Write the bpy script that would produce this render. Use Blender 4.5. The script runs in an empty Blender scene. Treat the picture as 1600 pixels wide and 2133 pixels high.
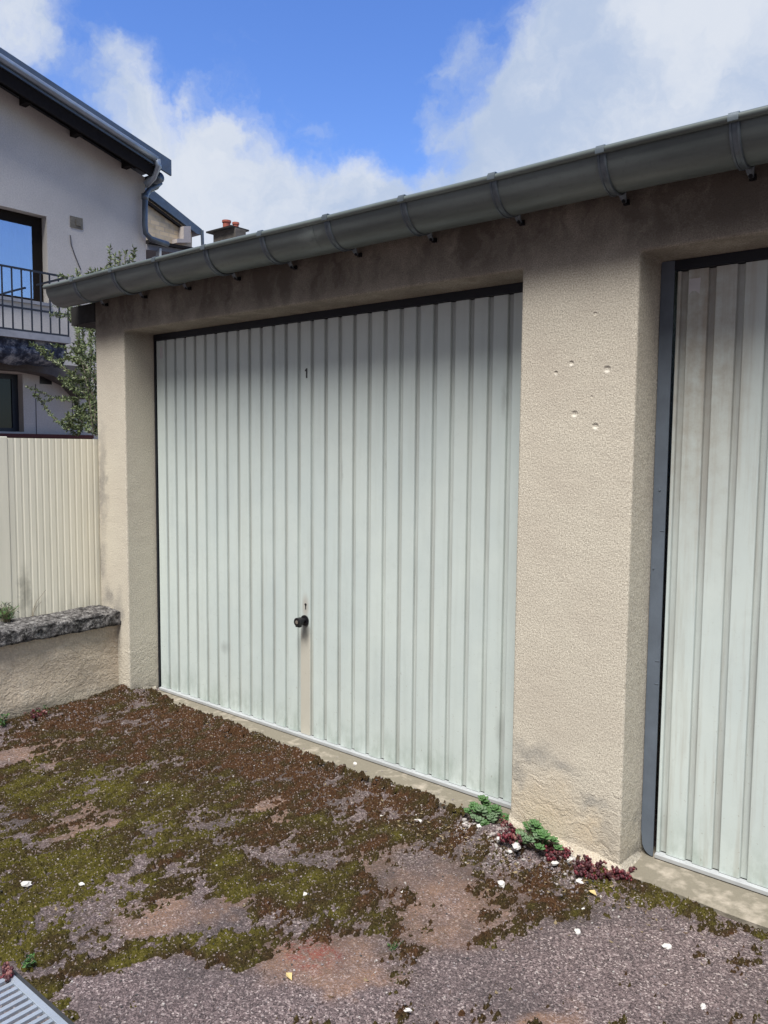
import bpy, math, random
import numpy as np
from mathutils import Vector, Matrix, noise as mnoise
random.seed(7); RNG = np.random.default_rng(11)
S = bpy.context.scene
COL = S.collection

# ------------------------------------------------------------------ camera
CAM_R = Vector((0.77161, 0.63604, 0.00877)); CAM_U = Vector((-0.05805, 0.05669, 0.9967)); CAM_F = Vector((-0.63344, 0.76957, -0.08067))
CAM_P = Vector((3.9015, -2.4793, 1.4237)); FPX = 1645.0
cd = bpy.data.cameras.new('camera'); cam = bpy.data.objects.new('camera', cd); COL.objects.link(cam)
m = Matrix((CAM_R, CAM_U, -CAM_F)).transposed().to_4x4(); m.translation = CAM_P; cam.matrix_world = m
cd.sensor_fit = 'VERTICAL'; cd.sensor_height = 36.0; cd.lens = FPX/2133*36; cd.clip_start = .05; cd.clip_end = 2000
S.camera = cam
S.render.resolution_x = 768; S.render.resolution_y = 1024

def site(u, v, ax, val):
    """survey helper: a measured photo point turned into the real place on the plane axis=val"""
    d = CAM_R*((u-800)/FPX) + CAM_U*(-(v-1066.5)/FPX) + CAM_F
    return CAM_P + d*((val-CAM_P[ax])/d[ax])

# ------------------------------------------------------------------ light
SUN_EL, SUN_AZ = math.radians(61), math.radians(160)   # azimuth clockwise from +Y
sd = Vector((math.sin(SUN_AZ)*math.cos(SUN_EL), math.cos(SUN_AZ)*math.cos(SUN_EL), math.sin(SUN_EL)))
sl = bpy.data.lights.new('sun', 'SUN'); sl.energy = 3.05; sl.angle = math.radians(28); sl.color = (1, .97, .935)
so = bpy.data.objects.new('sun', sl); so.rotation_euler = sd.to_track_quat('Z', 'Y').to_euler(); so.location = (0, -5, 8); COL.objects.link(so)
S.view_settings.view_transform = 'Standard'; S.view_settings.look = 'None'; S.view_settings.exposure = 1.0; S.view_settings.gamma = 1

# ------------------------------------------------------------------ node helpers
class NT:
    def __init__(s, nt): s.t = nt; s.n = nt.nodes; s.l = nt.links
    def node(s, ty, **kw):
        n = s.n.new(ty)
        for k, v in kw.items(): setattr(n, k, v)
        return n
    def put(s, sock, v):
        if isinstance(v, bpy.types.NodeSocket): s.l.new(v, sock)
        else:
            if isinstance(v, (tuple, list)) and len(v) == 3 and sock.type == 'RGBA': v = (*v, 1)
            sock.default_value = v
    def math(s, op, a, b=0, c=None, clamp=False):
        n = s.node('ShaderNodeMath', operation=op); n.use_clamp = clamp
        s.put(n.inputs[0], a); s.put(n.inputs[1], b)
        if c is not None: s.put(n.inputs[2], c)
        return n.outputs[0]
    def vmath(s, op, a, b=(0, 0, 0), out=0):
        n = s.node('ShaderNodeVectorMath', operation=op); s.put(n.inputs[0], a); s.put(n.inputs[1], b)
        return n.outputs[out]
    def mix(s, f, a, b, blend='MIX'):
        n = s.node('ShaderNodeMix', data_type='RGBA', blend_type=blend); s.put(n.inputs[0], f); s.put(n.inputs[6], a); s.put(n.inputs[7], b)
        return n.outputs[2]
    def rng(s, v, a, b, c=0., d=1., smooth=False):
        n = s.node('ShaderNodeMapRange'); n.interpolation_type = 'SMOOTHSTEP' if smooth else 'LINEAR'
        s.put(n.inputs[0], v)
        for i, q in enumerate((a, b, c, d)): s.put(n.inputs[i+1], q)
        return n.outputs[0]
    def noise(s, vec, scale, detail=3, rough=.55, dist=0., out=0):
        n = s.node('ShaderNodeTexNoise'); s.put(n.inputs['Vector'], vec); s.put(n.inputs['Scale'], scale)
        s.put(n.inputs['Detail'], detail); s.put(n.inputs['Roughness'], rough); s.put(n.inputs['Distortion'], dist)
        return n.outputs[out]
    def vor(s, vec, scale, out=0, feature='F1'):
        n = s.node('ShaderNodeTexVoronoi', feature=feature); s.put(n.inputs['Vector'], vec); s.put(n.inputs['Scale'], scale)
        return n.outputs[out]
    def ramp(s, f, stops, interp='LINEAR'):
        n = s.node('ShaderNodeValToRGB'); cr = n.color_ramp; cr.interpolation = interp
        while len(cr.elements) < len(stops): cr.elements.new(.5)
        for e, (p, c) in zip(cr.elements, stops): e.position = p; e.color = (*c, 1) if len(c) == 3 else c
        s.put(n.inputs[0], f); return n.outputs[0]
    def bump(s, h, strength=.5, dist=.002, normal=None):
        n = s.node('ShaderNodeBump'); s.put(n.inputs['Height'], h); n.inputs['Strength'].default_value = strength; n.inputs['Distance'].default_value = dist
        if normal: s.l.new(normal, n.inputs['Normal'])
        return n.outputs[0]
    def pos(s): return s.node('ShaderNodeNewGeometry').outputs['Position']
    def scaled(s, v, sc): return s.vmath('MULTIPLY', v, sc)
    def blob(s, v, c, r, inner=.35):
        d = s.vmath('LENGTH', s.vmath('DIVIDE', s.vmath('SUBTRACT', v, c), r), out=1)
        return s.rng(d, 1., inner, 0., 1., True)
    def xyz(s, v):
        n = s.node('ShaderNodeSeparateXYZ'); s.put(n.inputs[0], v); return n.outputs

def mat(name, color=(.5, .5, .5), rough=.7, metal=0., spec=.5, build=None):
    M = bpy.data.materials.new(name); M.use_nodes = True; T = NT(M.node_tree); b = T.n['Principled BSDF']
    b.inputs['Roughness'].default_value = rough; b.inputs['Metallic'].default_value = metal; b.inputs['Specular IOR Level'].default_value = spec
    T.put(b.inputs['Base Color'], color)
    if build: build(T, b)
    return M

def soft(name, color, rough=.7, metal=0., var=.18, sc=25, bstr=.2, bd=.002, spec=.5, col2=None):
    """plain paint / metal / stone with small uneven tone and grain"""
    def f(T, b):
        p = T.pos(); n1 = T.noise(p, sc, 5); n2 = T.noise(p, sc*.12+.6, 3)
        c2 = col2 or tuple(x*.45 for x in color)
        f_ = T.math('MULTIPLY', T.rng(T.math('MULTIPLY_ADD', n1, .5, T.math('MULTIPLY', n2, .5)), .35, .68), var*2, clamp=True)
        T.put(b.inputs['Base Color'], T.mix(f_, color, c2))
        T.put(b.inputs['Roughness'], T.rng(n1, .3, .7, rough-.08, rough+.08))
        T.put(b.inputs['Normal'], T.bump(T.noise(p, sc*3, 3), bstr, bd))
    return mat(name, color, rough, metal, spec, f)

# ------------------------------------------------------------------ sky
W = bpy.data.worlds.new('World'); S.world = W; W.use_nodes = True
def sky():
    T = NT(W.node_tree); bg = T.n['Background']
    st = T.node('ShaderNodeTexSky', sky_type='NISHITA'); st.sun_disc = False; st.sun_elevation = SUN_EL; st.sun_rotation = SUN_AZ
    st.air_density = 1.0; st.dust_density = .3; st.ozone_density = 2.5
    hs = T.node('ShaderNodeHueSaturation'); T.l.new(st.outputs[0], hs.inputs['Color']); hs.inputs['Saturation'].default_value = 1.24; hs.inputs['Hue'].default_value = .516; hs.inputs['Value'].default_value = SKY_V
    d = T.node('ShaderNodeTexCoord').outputs['Generated']
    w1 = T.noise(d, 5.0, 6, .6, out=1); w2 = T.noise(d, 19, 5, .6, out=1)
    dd = T.vmath('ADD', d, T.vmath('MULTIPLY', T.vmath('SUBTRACT', w1, (.5,)*3), (.17,)*3))
    dd = T.vmath('ADD', dd, T.vmath('MULTIPLY', T.vmath('SUBTRACT', w2, (.5,)*3), (.06,)*3))
    dd = T.vmath('NORMALIZE', dd)
    acc = 0.
    for (u, v, r, w) in CLOUDS:
        c = (CAM_R*((u-800)/FPX) + CAM_U*(-(v-1066.5)/FPX) + CAM_F).normalized()
        dt = T.vmath('DISTANCE', dd, tuple(c), out=1)
        q = T.math('DIVIDE', dt, r/FPX*.85); g = T.math('MULTIPLY', T.math('EXPONENT', T.math('MULTIPLY', T.math('MULTIPLY', q, q), -1.)), w)
        acc = T.math('ADD', acc, g)
    z = T.xyz(d)
    far = T.rng(T.vmath('DOT_PRODUCT', d, (-.1, -.97, .0), out=1), -.2, .3, 0., .9, True)      # cloud cover on the side behind the photographer
    acc = T.math('ADD', acc, far)
    fine = T.math('ADD', T.math('MULTIPLY', T.noise(dd, 7, 8, .62), .6), T.math('MULTIPLY', T.noise(dd, 22, 7, .6), .4))
    cov = T.math('ADD', acc, T.math('MULTIPLY', T.math('SUBTRACT', fine, .5), 1.5))
    mask = T.rng(cov, .20, .84, 0., 1., True)
    tone = T.rng(T.noise(dd, 6, 7, .6), .34, .66, 0., 1., True)
    cc = T.mix(tone, CLOUD_A, CLOUD_B)
    dk = T.rng(T.vmath('DOT_PRODUCT', d, (-.1, -.97, .0), out=1), -.1, .4, 1., .33, True); cc = T.vmath('SCALE', cc); sc_ = cc.node; T.put(sc_.inputs['Scale'], dk)   # clouds dimmed behind the camera, added to deepen the shade under the gutter
    T.put(bg.inputs[0], T.mix(mask, hs.outputs[0], cc)); bg.inputs[1].default_value = .1
SKY_V = 1.12
CLOUD_A, CLOUD_B = (2.35, 2.85, 3.8), (3.6, 3.85, 4.3)
CLOUDS = [(1480, 60, 270, .95), (1340, 200, 190, .75), (1560, 250, 260, .7), (1150, 290, 130, .5), (1210, 110, 80, .35), (1010, 340, 95, .5), (925, 240, 62, .42), (1060, 200, 90, .4), (945, 110, 45, .25), (990, 40, 50, .2), (1700, -200, 400, .9),
          (0, 10, 110, .5), (90, 60, 100, .3), (232, 140, 52, .45), (270, 240, 75, .45), (190, 290, 100, .45), (470, 270, 58, .45), (430, 350, 88, .45), (560, 410, 100, .5), (740, 400, 85, .45),
          (840, 410, 85, .5), (950, 420, 80, .45), (330, 400, 130, .5), (665, 225, 48, .3), (620, 520, 170, .5), (500, 560, 300, .6), (-300, 200, 250, .5), (470, 40, 60, .1), (930, 60, 50, .08)]
sky()

# ------------------------------------------------------------------ mesh helpers
class MB:
    def __init__(s): s.v = []; s.f = []; s.m = []
    def add(s, vs, fs, mi=0):
        o = len(s.v); s.v += [tuple(v) for v in vs]; s.f += [tuple(i+o for i in f) for f in fs]; s.m += [mi]*len(fs); return s
    def box(s, a, b, mi=0):
        x0, y0, z0 = (min(a[i], b[i]) for i in range(3)); x1, y1, z1 = (max(a[i], b[i]) for i in range(3))
        return s.add([(x0,y0,z0),(x1,y0,z0),(x1,y1,z0),(x0,y1,z0),(x0,y0,z1),(x1,y0,z1),(x1,y1,z1),(x0,y1,z1)],
                     [(0,3,2,1),(4,5,6,7),(0,1,5,4),(1,2,6,5),(2,3,7,6),(3,0,4,7)], mi)
    def prism(s, poly, ax, a, b, mi=0):
        """poly of 2D points in the two other axes, extruded along ax from a to b"""
        n = len(poly)
        def mk(p, t):
            q = list(p); q.insert(ax, t); return q
        vs = [mk(p, a) for p in poly] + [mk(p, b) for p in poly]
        return s.add(vs, [tuple(range(n))[::-1], tuple(range(n, 2*n))] + [(i, (i+1) % n, n+(i+1) % n, n+i) for i in range(n)], mi)
    def tube(s, pts, r, seg=8, mi=0, taper=1.):
        pts = [Vector(p) for p in pts]; n = len(pts); vs = []; up = Vector((.3, .2, .93)).normalized()
        for i, p in enumerate(pts):
            t = (pts[min(i+1, n-1)] - pts[max(i-1, 0)]).normalized(); a = t.cross(up)
            if a.length < .05: a = t.cross(Vector((1, 0, 0)))
            a.normalize(); b = t.cross(a); rr = r*(1+(taper-1)*i/max(1, n-1))
            vs += [p+(a*math.cos(2*math.pi*k/seg)+b*math.sin(2*math.pi*k/seg))*rr for k in range(seg)]
        fs = [(i*seg+k, i*seg+(k+1) % seg, (i+1)*seg+(k+1) % seg, (i+1)*seg+k) for i in range(n-1) for k in range(seg)]
        fs += [tuple(range(seg))[::-1], tuple((n-1)*seg+k for k in range(seg))]
        return s.add(vs, fs, mi)
    def leaf(s, base, d, L, w, mi=0, nrm=None, curl=.15):
        d = Vector(d).normalized(); nrm = Vector(nrm) if nrm else Vector((random.gauss(0, 1), random.gauss(0, 1), random.gauss(0, 1)))
        a = d.cross(nrm)
        if a.length < .01: a = d.cross(Vector((1, .2, .1)))
        a.normalize(); c = a.cross(d)*curl*L; b = Vector(base)
        return s.add([b, b+d*L*.45+a*w*.5-c, b+d*L, b+d*L*.45-a*w*.5-c], [(0, 1, 2, 3)], mi)
    def lump(s, c, r, seg=7, rings=4, mi=0, jit=.15, rot=None):
        c = Vector(c); r = Vector(r if hasattr(r, '__len__') else (r, r, r)); vs = []; R_ = rot or Matrix.Identity(3)
        vs.append(c+R_ @ Vector((0, 0, -r.z)))
        for i in range(1, rings):
            th = math.pi*i/rings
            for k in range(seg):
                q = 2*math.pi*k/seg; j = 1+random.uniform(-jit, jit)
                vs.append(c+R_ @ Vector((r.x*math.sin(th)*math.cos(q)*j, r.y*math.sin(th)*math.sin(q)*j, -r.z*math.cos(th)*j)))
        vs.append(c+R_ @ Vector((0, 0, r.z))); fs = []
        for k in range(seg):
            fs.append((0, 1+(k+1) % seg, 1+k)); e = len(vs)-1; o = 1+(rings-2)*seg; fs.append((e, o+k, o+(k+1) % seg))
        for i in range(rings-2):
            o = 1+i*seg
            for k in range(seg): fs.append((o+k, o+(k+1) % seg, o+seg+(k+1) % seg, o+seg+k))
        return s.add(vs, fs, mi)
    def build(s, name, mats, parent=None, smooth=False, bevel=0, seg=2, angle=30):
        me = bpy.data.meshes.new(name); me.from_pydata(s.v, [], s.f); me.update()
        if not isinstance(mats, (list, tuple)): mats = [mats]
        for q in mats: me.materials.append(q)
        if len(mats) > 1: me.polygons.foreach_set('material_index', s.m)
        if smooth: me.polygons.foreach_set('use_smooth', [True]*len(me.polygons))
        o = bpy.data.objects.new(name, me); COL.objects.link(o)
        if parent:
            o.parent = parent; o.matrix_parent_inverse = Matrix.Translation(-world_loc(parent))
        if bevel:
            b = o.modifiers.new('bevel', 'BEVEL'); b.width = bevel; b.segments = seg; b.limit_method = 'ANGLE'; b.angle_limit = math.radians(angle)
        return o
LOC = {}
def world_loc(o):
    return LOC.get(o.name, Vector((0, 0, 0)))
def tag(o, label=None, cat=None, group=None, kind=None):
    if label: o['label'] = label
    if cat: o['category'] = cat
    if group: o['group'] = group
    if kind: o['kind'] = kind
    return o
def thing(name, loc, label, cat, group=None):
    o = bpy.data.objects.new(name, None); COL.objects.link(o); o.location = loc; o.empty_display_size = .1; LOC[o.name] = Vector(loc)
    return tag(o, label, cat, group)
def smooth_by_angle(o, a=35):
    me = o.data; me.polygons.foreach_set('use_smooth', [True]*len(me.polygons))
    o.modifiers.new('es', 'EDGE_SPLIT').split_angle = math.radians(a)

# ================================================================== garage
H, OW, PW, D = 2.05, 2.477, .421, .194      # opening height, opening width, pier width, recess
X0 = -.286; X2 = OW+PW; X3 = X2+OW; X4 = X3+.4

def f_render(T, b):
    p = T.pos(); x, y, z = T.xyz(p)
    g = T.noise(p, 210, 3, .7); g2 = T.noise(p, 110, 3, .6); big = T.noise(p, 3.2, 5, .6); mid = T.noise(p, 14, 4, .6)
    c = T.mix(T.rng(g, .36, .64), (.375, .335, .265), (.77, .715, .595))
    c = T.mix(T.math('MULTIPLY', T.rng(big, .42, .7), .35), c, (.46, .40, .33))
    c = T.mix(T.rng(T.vor(p, 120), .0, .2, .6, 0.), c, (.26, .215, .175))
    wp = T.vmath('ADD', p, T.vmath('MULTIPLY', T.vmath('SUBTRACT', T.noise(p, 9, 5, .65, out=1), (.5,)*3), (.22,)*3))
    def stain(c, lst, colr, amt):
        a = None
        for ctr, r in lst:
            q = T.blob(wp, ctr, r, 0.); a = q if a is None else T.math('MAXIMUM', a, q)
        return T.mix(T.math('MULTIPLY', T.math('MULTIPLY', a, amt), T.rng(g2, .3, .65, .5, 1.)), c, colr)
    # warm bare patch low on the middle pier, grey algae band over it
    c = stain(c, [((2.62, 0, .12), (.26, .3, .2)), ((2.78, 0, .1), (.2, .3, .14))], (.62, .50, .34), .7)
    c = stain(c, [((2.55, 0, .34), (.13, .2, .07)), ((2.68, 0, .31), (.12, .2, .05)), ((2.50, 0, .25), (.05, .2, .1)), ((2.8, 0, .22), (.1, .2, .04)), ((2.86, .1, .12), (.06, .3, .1))], (.27, .26, .235), .8)
    c = stain(c, [((-.2, 0, .55), (.13, .2, .10)), ((-.27, 0, .75), (.09, .2, .2)), ((-.24, 0, 1.2), (.06, .2, .5)), ((-.1, 0, .5), (.08, .2, .16))], (.17, .16, .155), .75)
    c = stain(c, [((0.0, .1, .02), (.08, .2, .08)), ((2.9, .12, .0), (.05, .15, .08))], (.11, .10, .09), .85)
    # dirt streaks under the gutter, with its shade painted into the wall colour
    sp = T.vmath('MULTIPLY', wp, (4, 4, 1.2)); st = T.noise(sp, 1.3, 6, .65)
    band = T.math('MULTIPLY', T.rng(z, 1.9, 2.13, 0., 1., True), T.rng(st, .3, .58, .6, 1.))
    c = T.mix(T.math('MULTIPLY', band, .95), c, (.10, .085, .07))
    for (cx, cz, r) in [(2.673, 1.712, .011), (2.801, 1.684, .014), (2.617, 1.683, .008), (2.690, 1.541, .014), (2.766, 1.499, .013)]:
        c = T.mix(T.math('MULTIPLY', T.blob(p, (cx, 0, cz-.004), (r, .05, r*.7), .2), .7), c, (.76, .72, .63))
    T.put(b.inputs['Base Color'], c)
    h = T.math('ADD', T.math('MULTIPLY', g, .8), T.math('ADD', T.math('MULTIPLY', g2, .9), T.math('MULTIPLY', mid, 1.6)))
    h = T.math('SUBTRACT', h, T.math('MULTIPLY', T.rng(T.vor(p, 150), 0., .22, 1., 0.), .9))
    for (cx, cz, r, w) in [(2.673, 1.715, .012, 1), (2.801, 1.688, .016, 1), (2.617, 1.686, .009, 1), (2.690, 1.545, .015, 1), (2.766, 1.503, .014, 1), (2.754, 1.87, .01, .8), (2.75, 1.60, .006, .7)]:
        q = T.blob(p, (cx, 0, cz), (r, .05, r*.8), .25); h = T.math('SUBTRACT', h, T.math('MULTIPLY', q, 2.*w))
    low = T.rng(z, .42, .2, 0., 1., True)
    sw = T.noise(T.vmath('MULTIPLY', wp, (14, 14, 34)), 1., 4, .6)
    h = T.math('ADD', h, T.math('MULTIPLY', T.math('MULTIPLY', sw, low), 5.))
    T.put(b.inputs['Normal'], T.bump(h, .7, .0026))
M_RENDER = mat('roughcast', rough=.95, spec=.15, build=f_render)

def f_door(T, b):
    p = T.pos(); x, y, z = T.xyz(p)
    big = T.noise(T.vmath('MULTIPLY', p, (2.2, 2.2, 1.2)), 1.6, 4, .6); st = T.noise(T.vmath('MULTIPLY', p, (30, 30, 1.6)), 1., 5, .65); fine = T.noise(p, 22, 6, .7)
    c = T.mix(T.rng(big, .38, .68), (.595, .66, .625), (.54, .61, .59))
    c = T.mix(T.math('MULTIPLY', T.rng(st, .5, .75), .28), c, (.42, .46, .42))
    c = T.mix(T.math('MULTIPLY', T.rng(fine, .55, .75), .22), c, (.40, .45, .42))
    gb = T.math('MULTIPLY', T.rng(z, .22, .0, 0., 1., True), T.rng(T.noise(T.vmath('MULTIPLY', p, (9, 9, 5)), 1.4, 5, .7), .4, .68))
    c = T.mix(T.math('MULTIPLY', gb, .75), c, (.26, .32, .27))
    wp = T.vmath('ADD', p, T.vmath('MULTIPLY', T.vmath('SUBTRACT', T.noise(p, 12, 5, .65, out=1), (.5,)*3), (.04,)*3))
    c = T.mix(T.math('MULTIPLY', T.math('MULTIPLY', T.rng(x, 1.172, 1.182), T.rng(x, 1.252, 1.242)), T.rng(z, .60, .48, 0., .75, True)), c, (.52, .47, .38))
    c = T.mix(T.math('MULTIPLY', T.blob(p, (1.214, D, .655), (.034, .1, .085), .2), .75), c, (.40, .37, .32))
    c = T.mix(T.math('MULTIPLY', T.blob(wp, (1.224, D, .53), (.03, .1, .085), .1), .8), c, (.10, .10, .09))
    # dirty upper corner of the second door
    c = T.mix(T.math('MULTIPLY', T.math('MULTIPLY', T.rng(T.math('ABSOLUTE', T.math('SUBTRACT', x, 3.02)), .22, .04), T.rng(z, .9, 1.7)), T.rng(T.math('ADD', T.math('MULTIPLY', fine, .6), T.math('MULTIPLY', st, .4)), .35, .6, .25, .95)), c, (.36, .325, .265))
    c = T.mix(T.math('MULTIPLY', T.math('MULTIPLY', T.rng(x, 2.85, 2.95), T.rng(st, .48, .66)), .3), c, (.38, .35, .29))
    sl_ = None
    for (cx, cz, rx, rz) in [(1.446, 1.32, .012, .10), (1.0, 1.5, .01, .2), (2.3, 1.62, .02, .12), (1.7, 1.35, .014, .05), (.6, .35, .05, .05), (2.31, .3, .03, .1)]:
        q = T.blob(wp, (cx, D, cz), (rx, .1, rz), 0.); sl_ = q if sl_ is None else T.math('MAXIMUM', sl_, q)
    c = T.mix(T.math('MULTIPLY', sl_, .45), c, (.25, .27, .25))
    # darker grey tone towards the groove floors, broken up by streak noise
    c = T.mix(T.math('MULTIPLY', T.math('MULTIPLY', T.rng(y, D+.004, D+.010), T.rng(st, .3, .6, .35, .9)), .6), c, (.29, .285, .26))
    T.put(b.inputs['Base Color'], c); T.put(b.inputs['Roughness'], T.rng(fine, .3, .7, .42, .6))
    spk = T.math('MULTIPLY', T.rng(T.noise(p, 75, 3, .7), .66, .72), T.rng(z, 1.1, .1)); c = T.mix(T.math('MULTIPLY', spk, .55), c, (.24, .21, .16)); T.put(b.inputs['Base Color'], c)
    hh = T.math('ADD', T.noise(T.vmath('MULTIPLY', p, (1, 1, .35)), 16, 3), T.math('MULTIPLY', T.noise(p, 3, 2), 3))
    T.put(b.inputs['Normal'], T.bump(hh, .3, .004))
M_DOOR = mat('door_paint', rough=.5, build=f_door)
M_FRAME = soft('frame_blue_grey', (.13, .158, .195), .55, .05, .3, 14, .15)
M_HEAD = soft('frame_black', (.012, .015, .022), .5, .2, .2, 14, .1)
M_ALU = soft('bottom_rail', (.50, .52, .53), .5, .2, .25, 20, .1)
M_BLACK = soft('black_plastic', (.008, .008, .011), .35, 0, .2, 60, .05)
M_CHROME = mat('key_metal', (.75, .74, .72), .18, 1.)
M_SLAB = soft('threshold_concrete', (.38, .335, .275), .95, 0, 1.2, 22, .9, .004, .2, (.20, .18, .14))
def f_zinc(T, b):
    p = T.pos(); n = T.noise(T.vmath('MULTIPLY', p, (.7, 5, 5)), 3, 5, .6); f = T.noise(p, 60, 4, .7)
    c = T.mix(T.rng(n, .35, .7), (.15, .178, .172), (.09, .108, .104))
    wp = T.vmath('ADD', p, T.vmath('MULTIPLY', T.vmath('SUBTRACT', T.noise(p, 15, 5, .65, out=1), (.5,)*3), (.09,)*3))
    c = T.mix(T.math('MULTIPLY', T.blob(wp, (1.62, -.19, 2.27), (.10, .06, .05), .2), .55), c, (.28, .33, .31))
    c = T.mix(T.math('MULTIPLY', T.rng(f, .55, .72), .25), c, (.06, .07, .065))
    T.put(b.inputs['Base Color'], c); T.put(b.inputs['Roughness'], T.rng(n, .3, .7, .34, .5)); T.put(b.inputs['Normal'], T.bump(T.noise(p, 7, 3), .25, .006))
M_ZINC = mat('gutter_zinc', rough=.4, metal=.12, build=f_zinc)
M_GALV = soft('galvanised_strap', (.15, .18, .205), .42, .5, .35, 40, .2)
M_ROOF = soft('flat_roof_felt', (.07, .07, .07), .9)
M_FASCIA = soft('fascia_black', (.012, .011, .010), .8)

g = thing('garage_building', (2.5, .1, 0), 'low beige roughcast garage with two ribbed grey doors and a long gutter', 'garage')
b = MB()
outline = [(X0, -.15), (0, -.15), (0, H), (OW, H), (OW, -.15), (X2, -.15), (X2, H), (X3, H), (X3, -.15), (X4, -.15), (X4, 2.30), (X0, 2.30)]
b.prism(outline, 1, 0, .28)
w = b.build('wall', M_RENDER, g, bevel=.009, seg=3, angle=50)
b = MB(); b.box((X0, .28, -.15), (X0+.2, 5.5, 2.2)); b.box((X4-.2, .28, -.15), (X4, 5.5, 2.2)); b.box((X0+.2, 5.3, -.15), (X4-.2, 5.5, 2.2)); b.box((OW+.1, .28, -.15), (X2-.1, 5.3, 2.2))
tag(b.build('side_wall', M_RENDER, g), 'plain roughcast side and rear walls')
b = MB(); b.prism([(-.012, 2.302), (-.012, 2.325), (5.7, 2.64), (5.7, 2.60)], 0, X0-.25, X4+.2); b.build('roof', M_ROOF, g)
b = MB(); b.box((-.545, 0.0, 2.128), (X0-.003, 5.6, 2.234)); b.build('fascia', M_FASCIA, g)
b = MB()
b.add([(x, y, z) for x in np.linspace(0.0, OW, 60) for (y, z) in ((.06, -.06), (.052+.01*math.sin(x*9), -.004), (.065, .001), (.26, .001))], [(i*4+j, i*4+4+j, i*4+5+j, i*4+1+j) for i in range(59) for j in range(3)])
b.add([(x, y, z) for x in np.linspace(X2, X3, 60) for (y, z) in ((.02, -.08), (.018+.006*math.sin(x*11), -.006), (.03, .001), (.26, .001))], [(i*4+j, i*4+4+j, i*4+5+j, i*4+1+j) for i in range(59) for j in range(3)])
b.build('threshold', M_SLAB, g)

def make_door(xa, xb, gap_l, first):
    """ribbed up-and-over door: raised flats with narrow grooves between them"""
    y0 = D
    o_x = 1.213 if first else 1.213+ (3.062-1.213) - .0
    p = .0885; k0 = int(math.floor((xa-o_x)/p))-1
    gr = []
    cx = o_x + p*.5 if first else 3.062
    cs = [cx+p*k for k in range(-60, 60) if xa+.0135 < cx+p*k < xb-.03]
    prof = [(xa, y0+.02), (xa, y0)]
    for c in cs: prof += [(c-.0125, y0), (c-.0098, y0+.0145), (c+.0085, y0+.0145), (c+.0125, y0)]
    prof += [(xb, y0), (xb, y0+.02)]
    zb, zt = .022, H-.036
    vs = []; n = len(prof)
    for z in (zb, zt): vs += [(px, py, z) for px, py in prof]
    b = MB(); b.add(vs, [(i, i+1, n+i+1, n+i) for i in range(n-1)])
    b.box((xa+.01, y0+.03, zb), (xb-.01, y0+.04, zt))
    d = b.build('garage_door', M_DOOR, g, bevel=.0016, seg=1, angle=20)
    r = MB(); r.box((xa, y0-.016, .004), (xb, y0-.003, .019)); r.box((xa, y0-.005, .0035), (xb, y0+.012, .0205)); r.build('bottom_rail', M_ALU, d, bevel=.002)
    return d, cs
d1, cs1 = make_door(.022, OW+.02, .02, True)
tag(d1, 'left ribbed pale grey green garage door marked 1 with black knob')
f = MB(); f.box((.001, D-.004, .0), (.015, D+.06, H-.001)); f.box((.015, D-.012, H-.034), (OW+.001, D+.05, H-.001)); f.build('door_frame', M_HEAD, d1)
k = MB()
# turning knob with chromed lock barrel
c0 = Vector((1.212, D, .588))
k.tube([c0+Vector((0, .002, 0)), c0+Vector((0, -.006, 0))], .026, 20, 0); k.tube([c0+Vector((0, -.006, 0)), c0+Vector((0, -.034, 0))], .012, 16, 0)
k.tube([c0+Vector((0, -.030, 0)), c0+Vector((0, -.036, 0)), c0+Vector((0, -.052, 0)), c0+Vector((0, -.056, 0))], .0205, 20, 0); k.tube([c0+Vector((0, -.055, 0)), c0+Vector((0, -.0575, 0))], .009, 16, 1)
k.box((1.1985, D-.052, .575), (1.2255, D-.036, .563), 0)
smooth_by_angle(k.build('handle', [M_BLACK, M_CHROME], d1))
k = MB(); k.tube([(1.216, D+.001, .666), (1.216, D-.0012, .666)], .0062, 14); k.prism([(1.2125, .666), (1.2135, .642), (1.2185, .642), (1.2195, .666)], 1, D+.001, D-.001); k.box((1.2085, D+.001, .664), (1.213, D-.001, .670)); k.build('keyhole', M_BLACK, d1)
M_PAINT1 = soft('number_paint', (.05, .05, .05), .6)
k = MB(); nx, nz = 1.2215, 1.750
k.prism([(nx-.0045, nz), (nx+.0045, nz), (nx+.0045, nz+.046), (nx-.001, nz+.046), (nx-.011, nz+.038), (nx-.011, nz+.031), (nx-.0045, nz+.034)], 1, D-.0012, D+.001); k.build('door_number', M_PAINT1, d1)
M_STICK = soft('worn_sticker', (.62, .62, .63), .5)
k = MB(); k.prism([(.055, 1.915), (.082, 1.915), (.081, 1.98), (.056, 1.98)], 1, D-.001, D+.001); k.build('sticker', M_STICK, d1)
d2, cs2 = make_door(X2+.053, X3-.06, .06, False)
tag(d2, 'right ribbed grey garage door beside the blue grey steel upright')
f = MB(); n = 10
pl = [(X2+.002, H-.001), (X2+.046, H-.001), (X2+.046, .004)] + [(X2+.046-.040*math.sin(a), .004+.05*(1-math.cos(a))) for a in np.linspace(.25, math.pi/2, 6)] + [(X2+.002, .09)]
f.prism(pl, 1, D-.012, D-.006); f.box((X2+.046, D+.03, .002), (X2+.052, D+.05, H-.001))
f.tube([(X2+.024, D-.012, 1.29), (X2+.024, D-.0145, 1.29)], .004, 8); f.tube([(X2+.012, D-.012, 1.02), (X2+.012, D-.0145, 1.02)], .003, 8)
for z in (.62, .70, 1.15): f.box((X2+.03, D-.0135, z), (X2+.045, D-.012, z+.003))
tag(f.build('door_frame', M_FRAME, d2, bevel=.001), 'blue grey steel upright with rounded foot')
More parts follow.
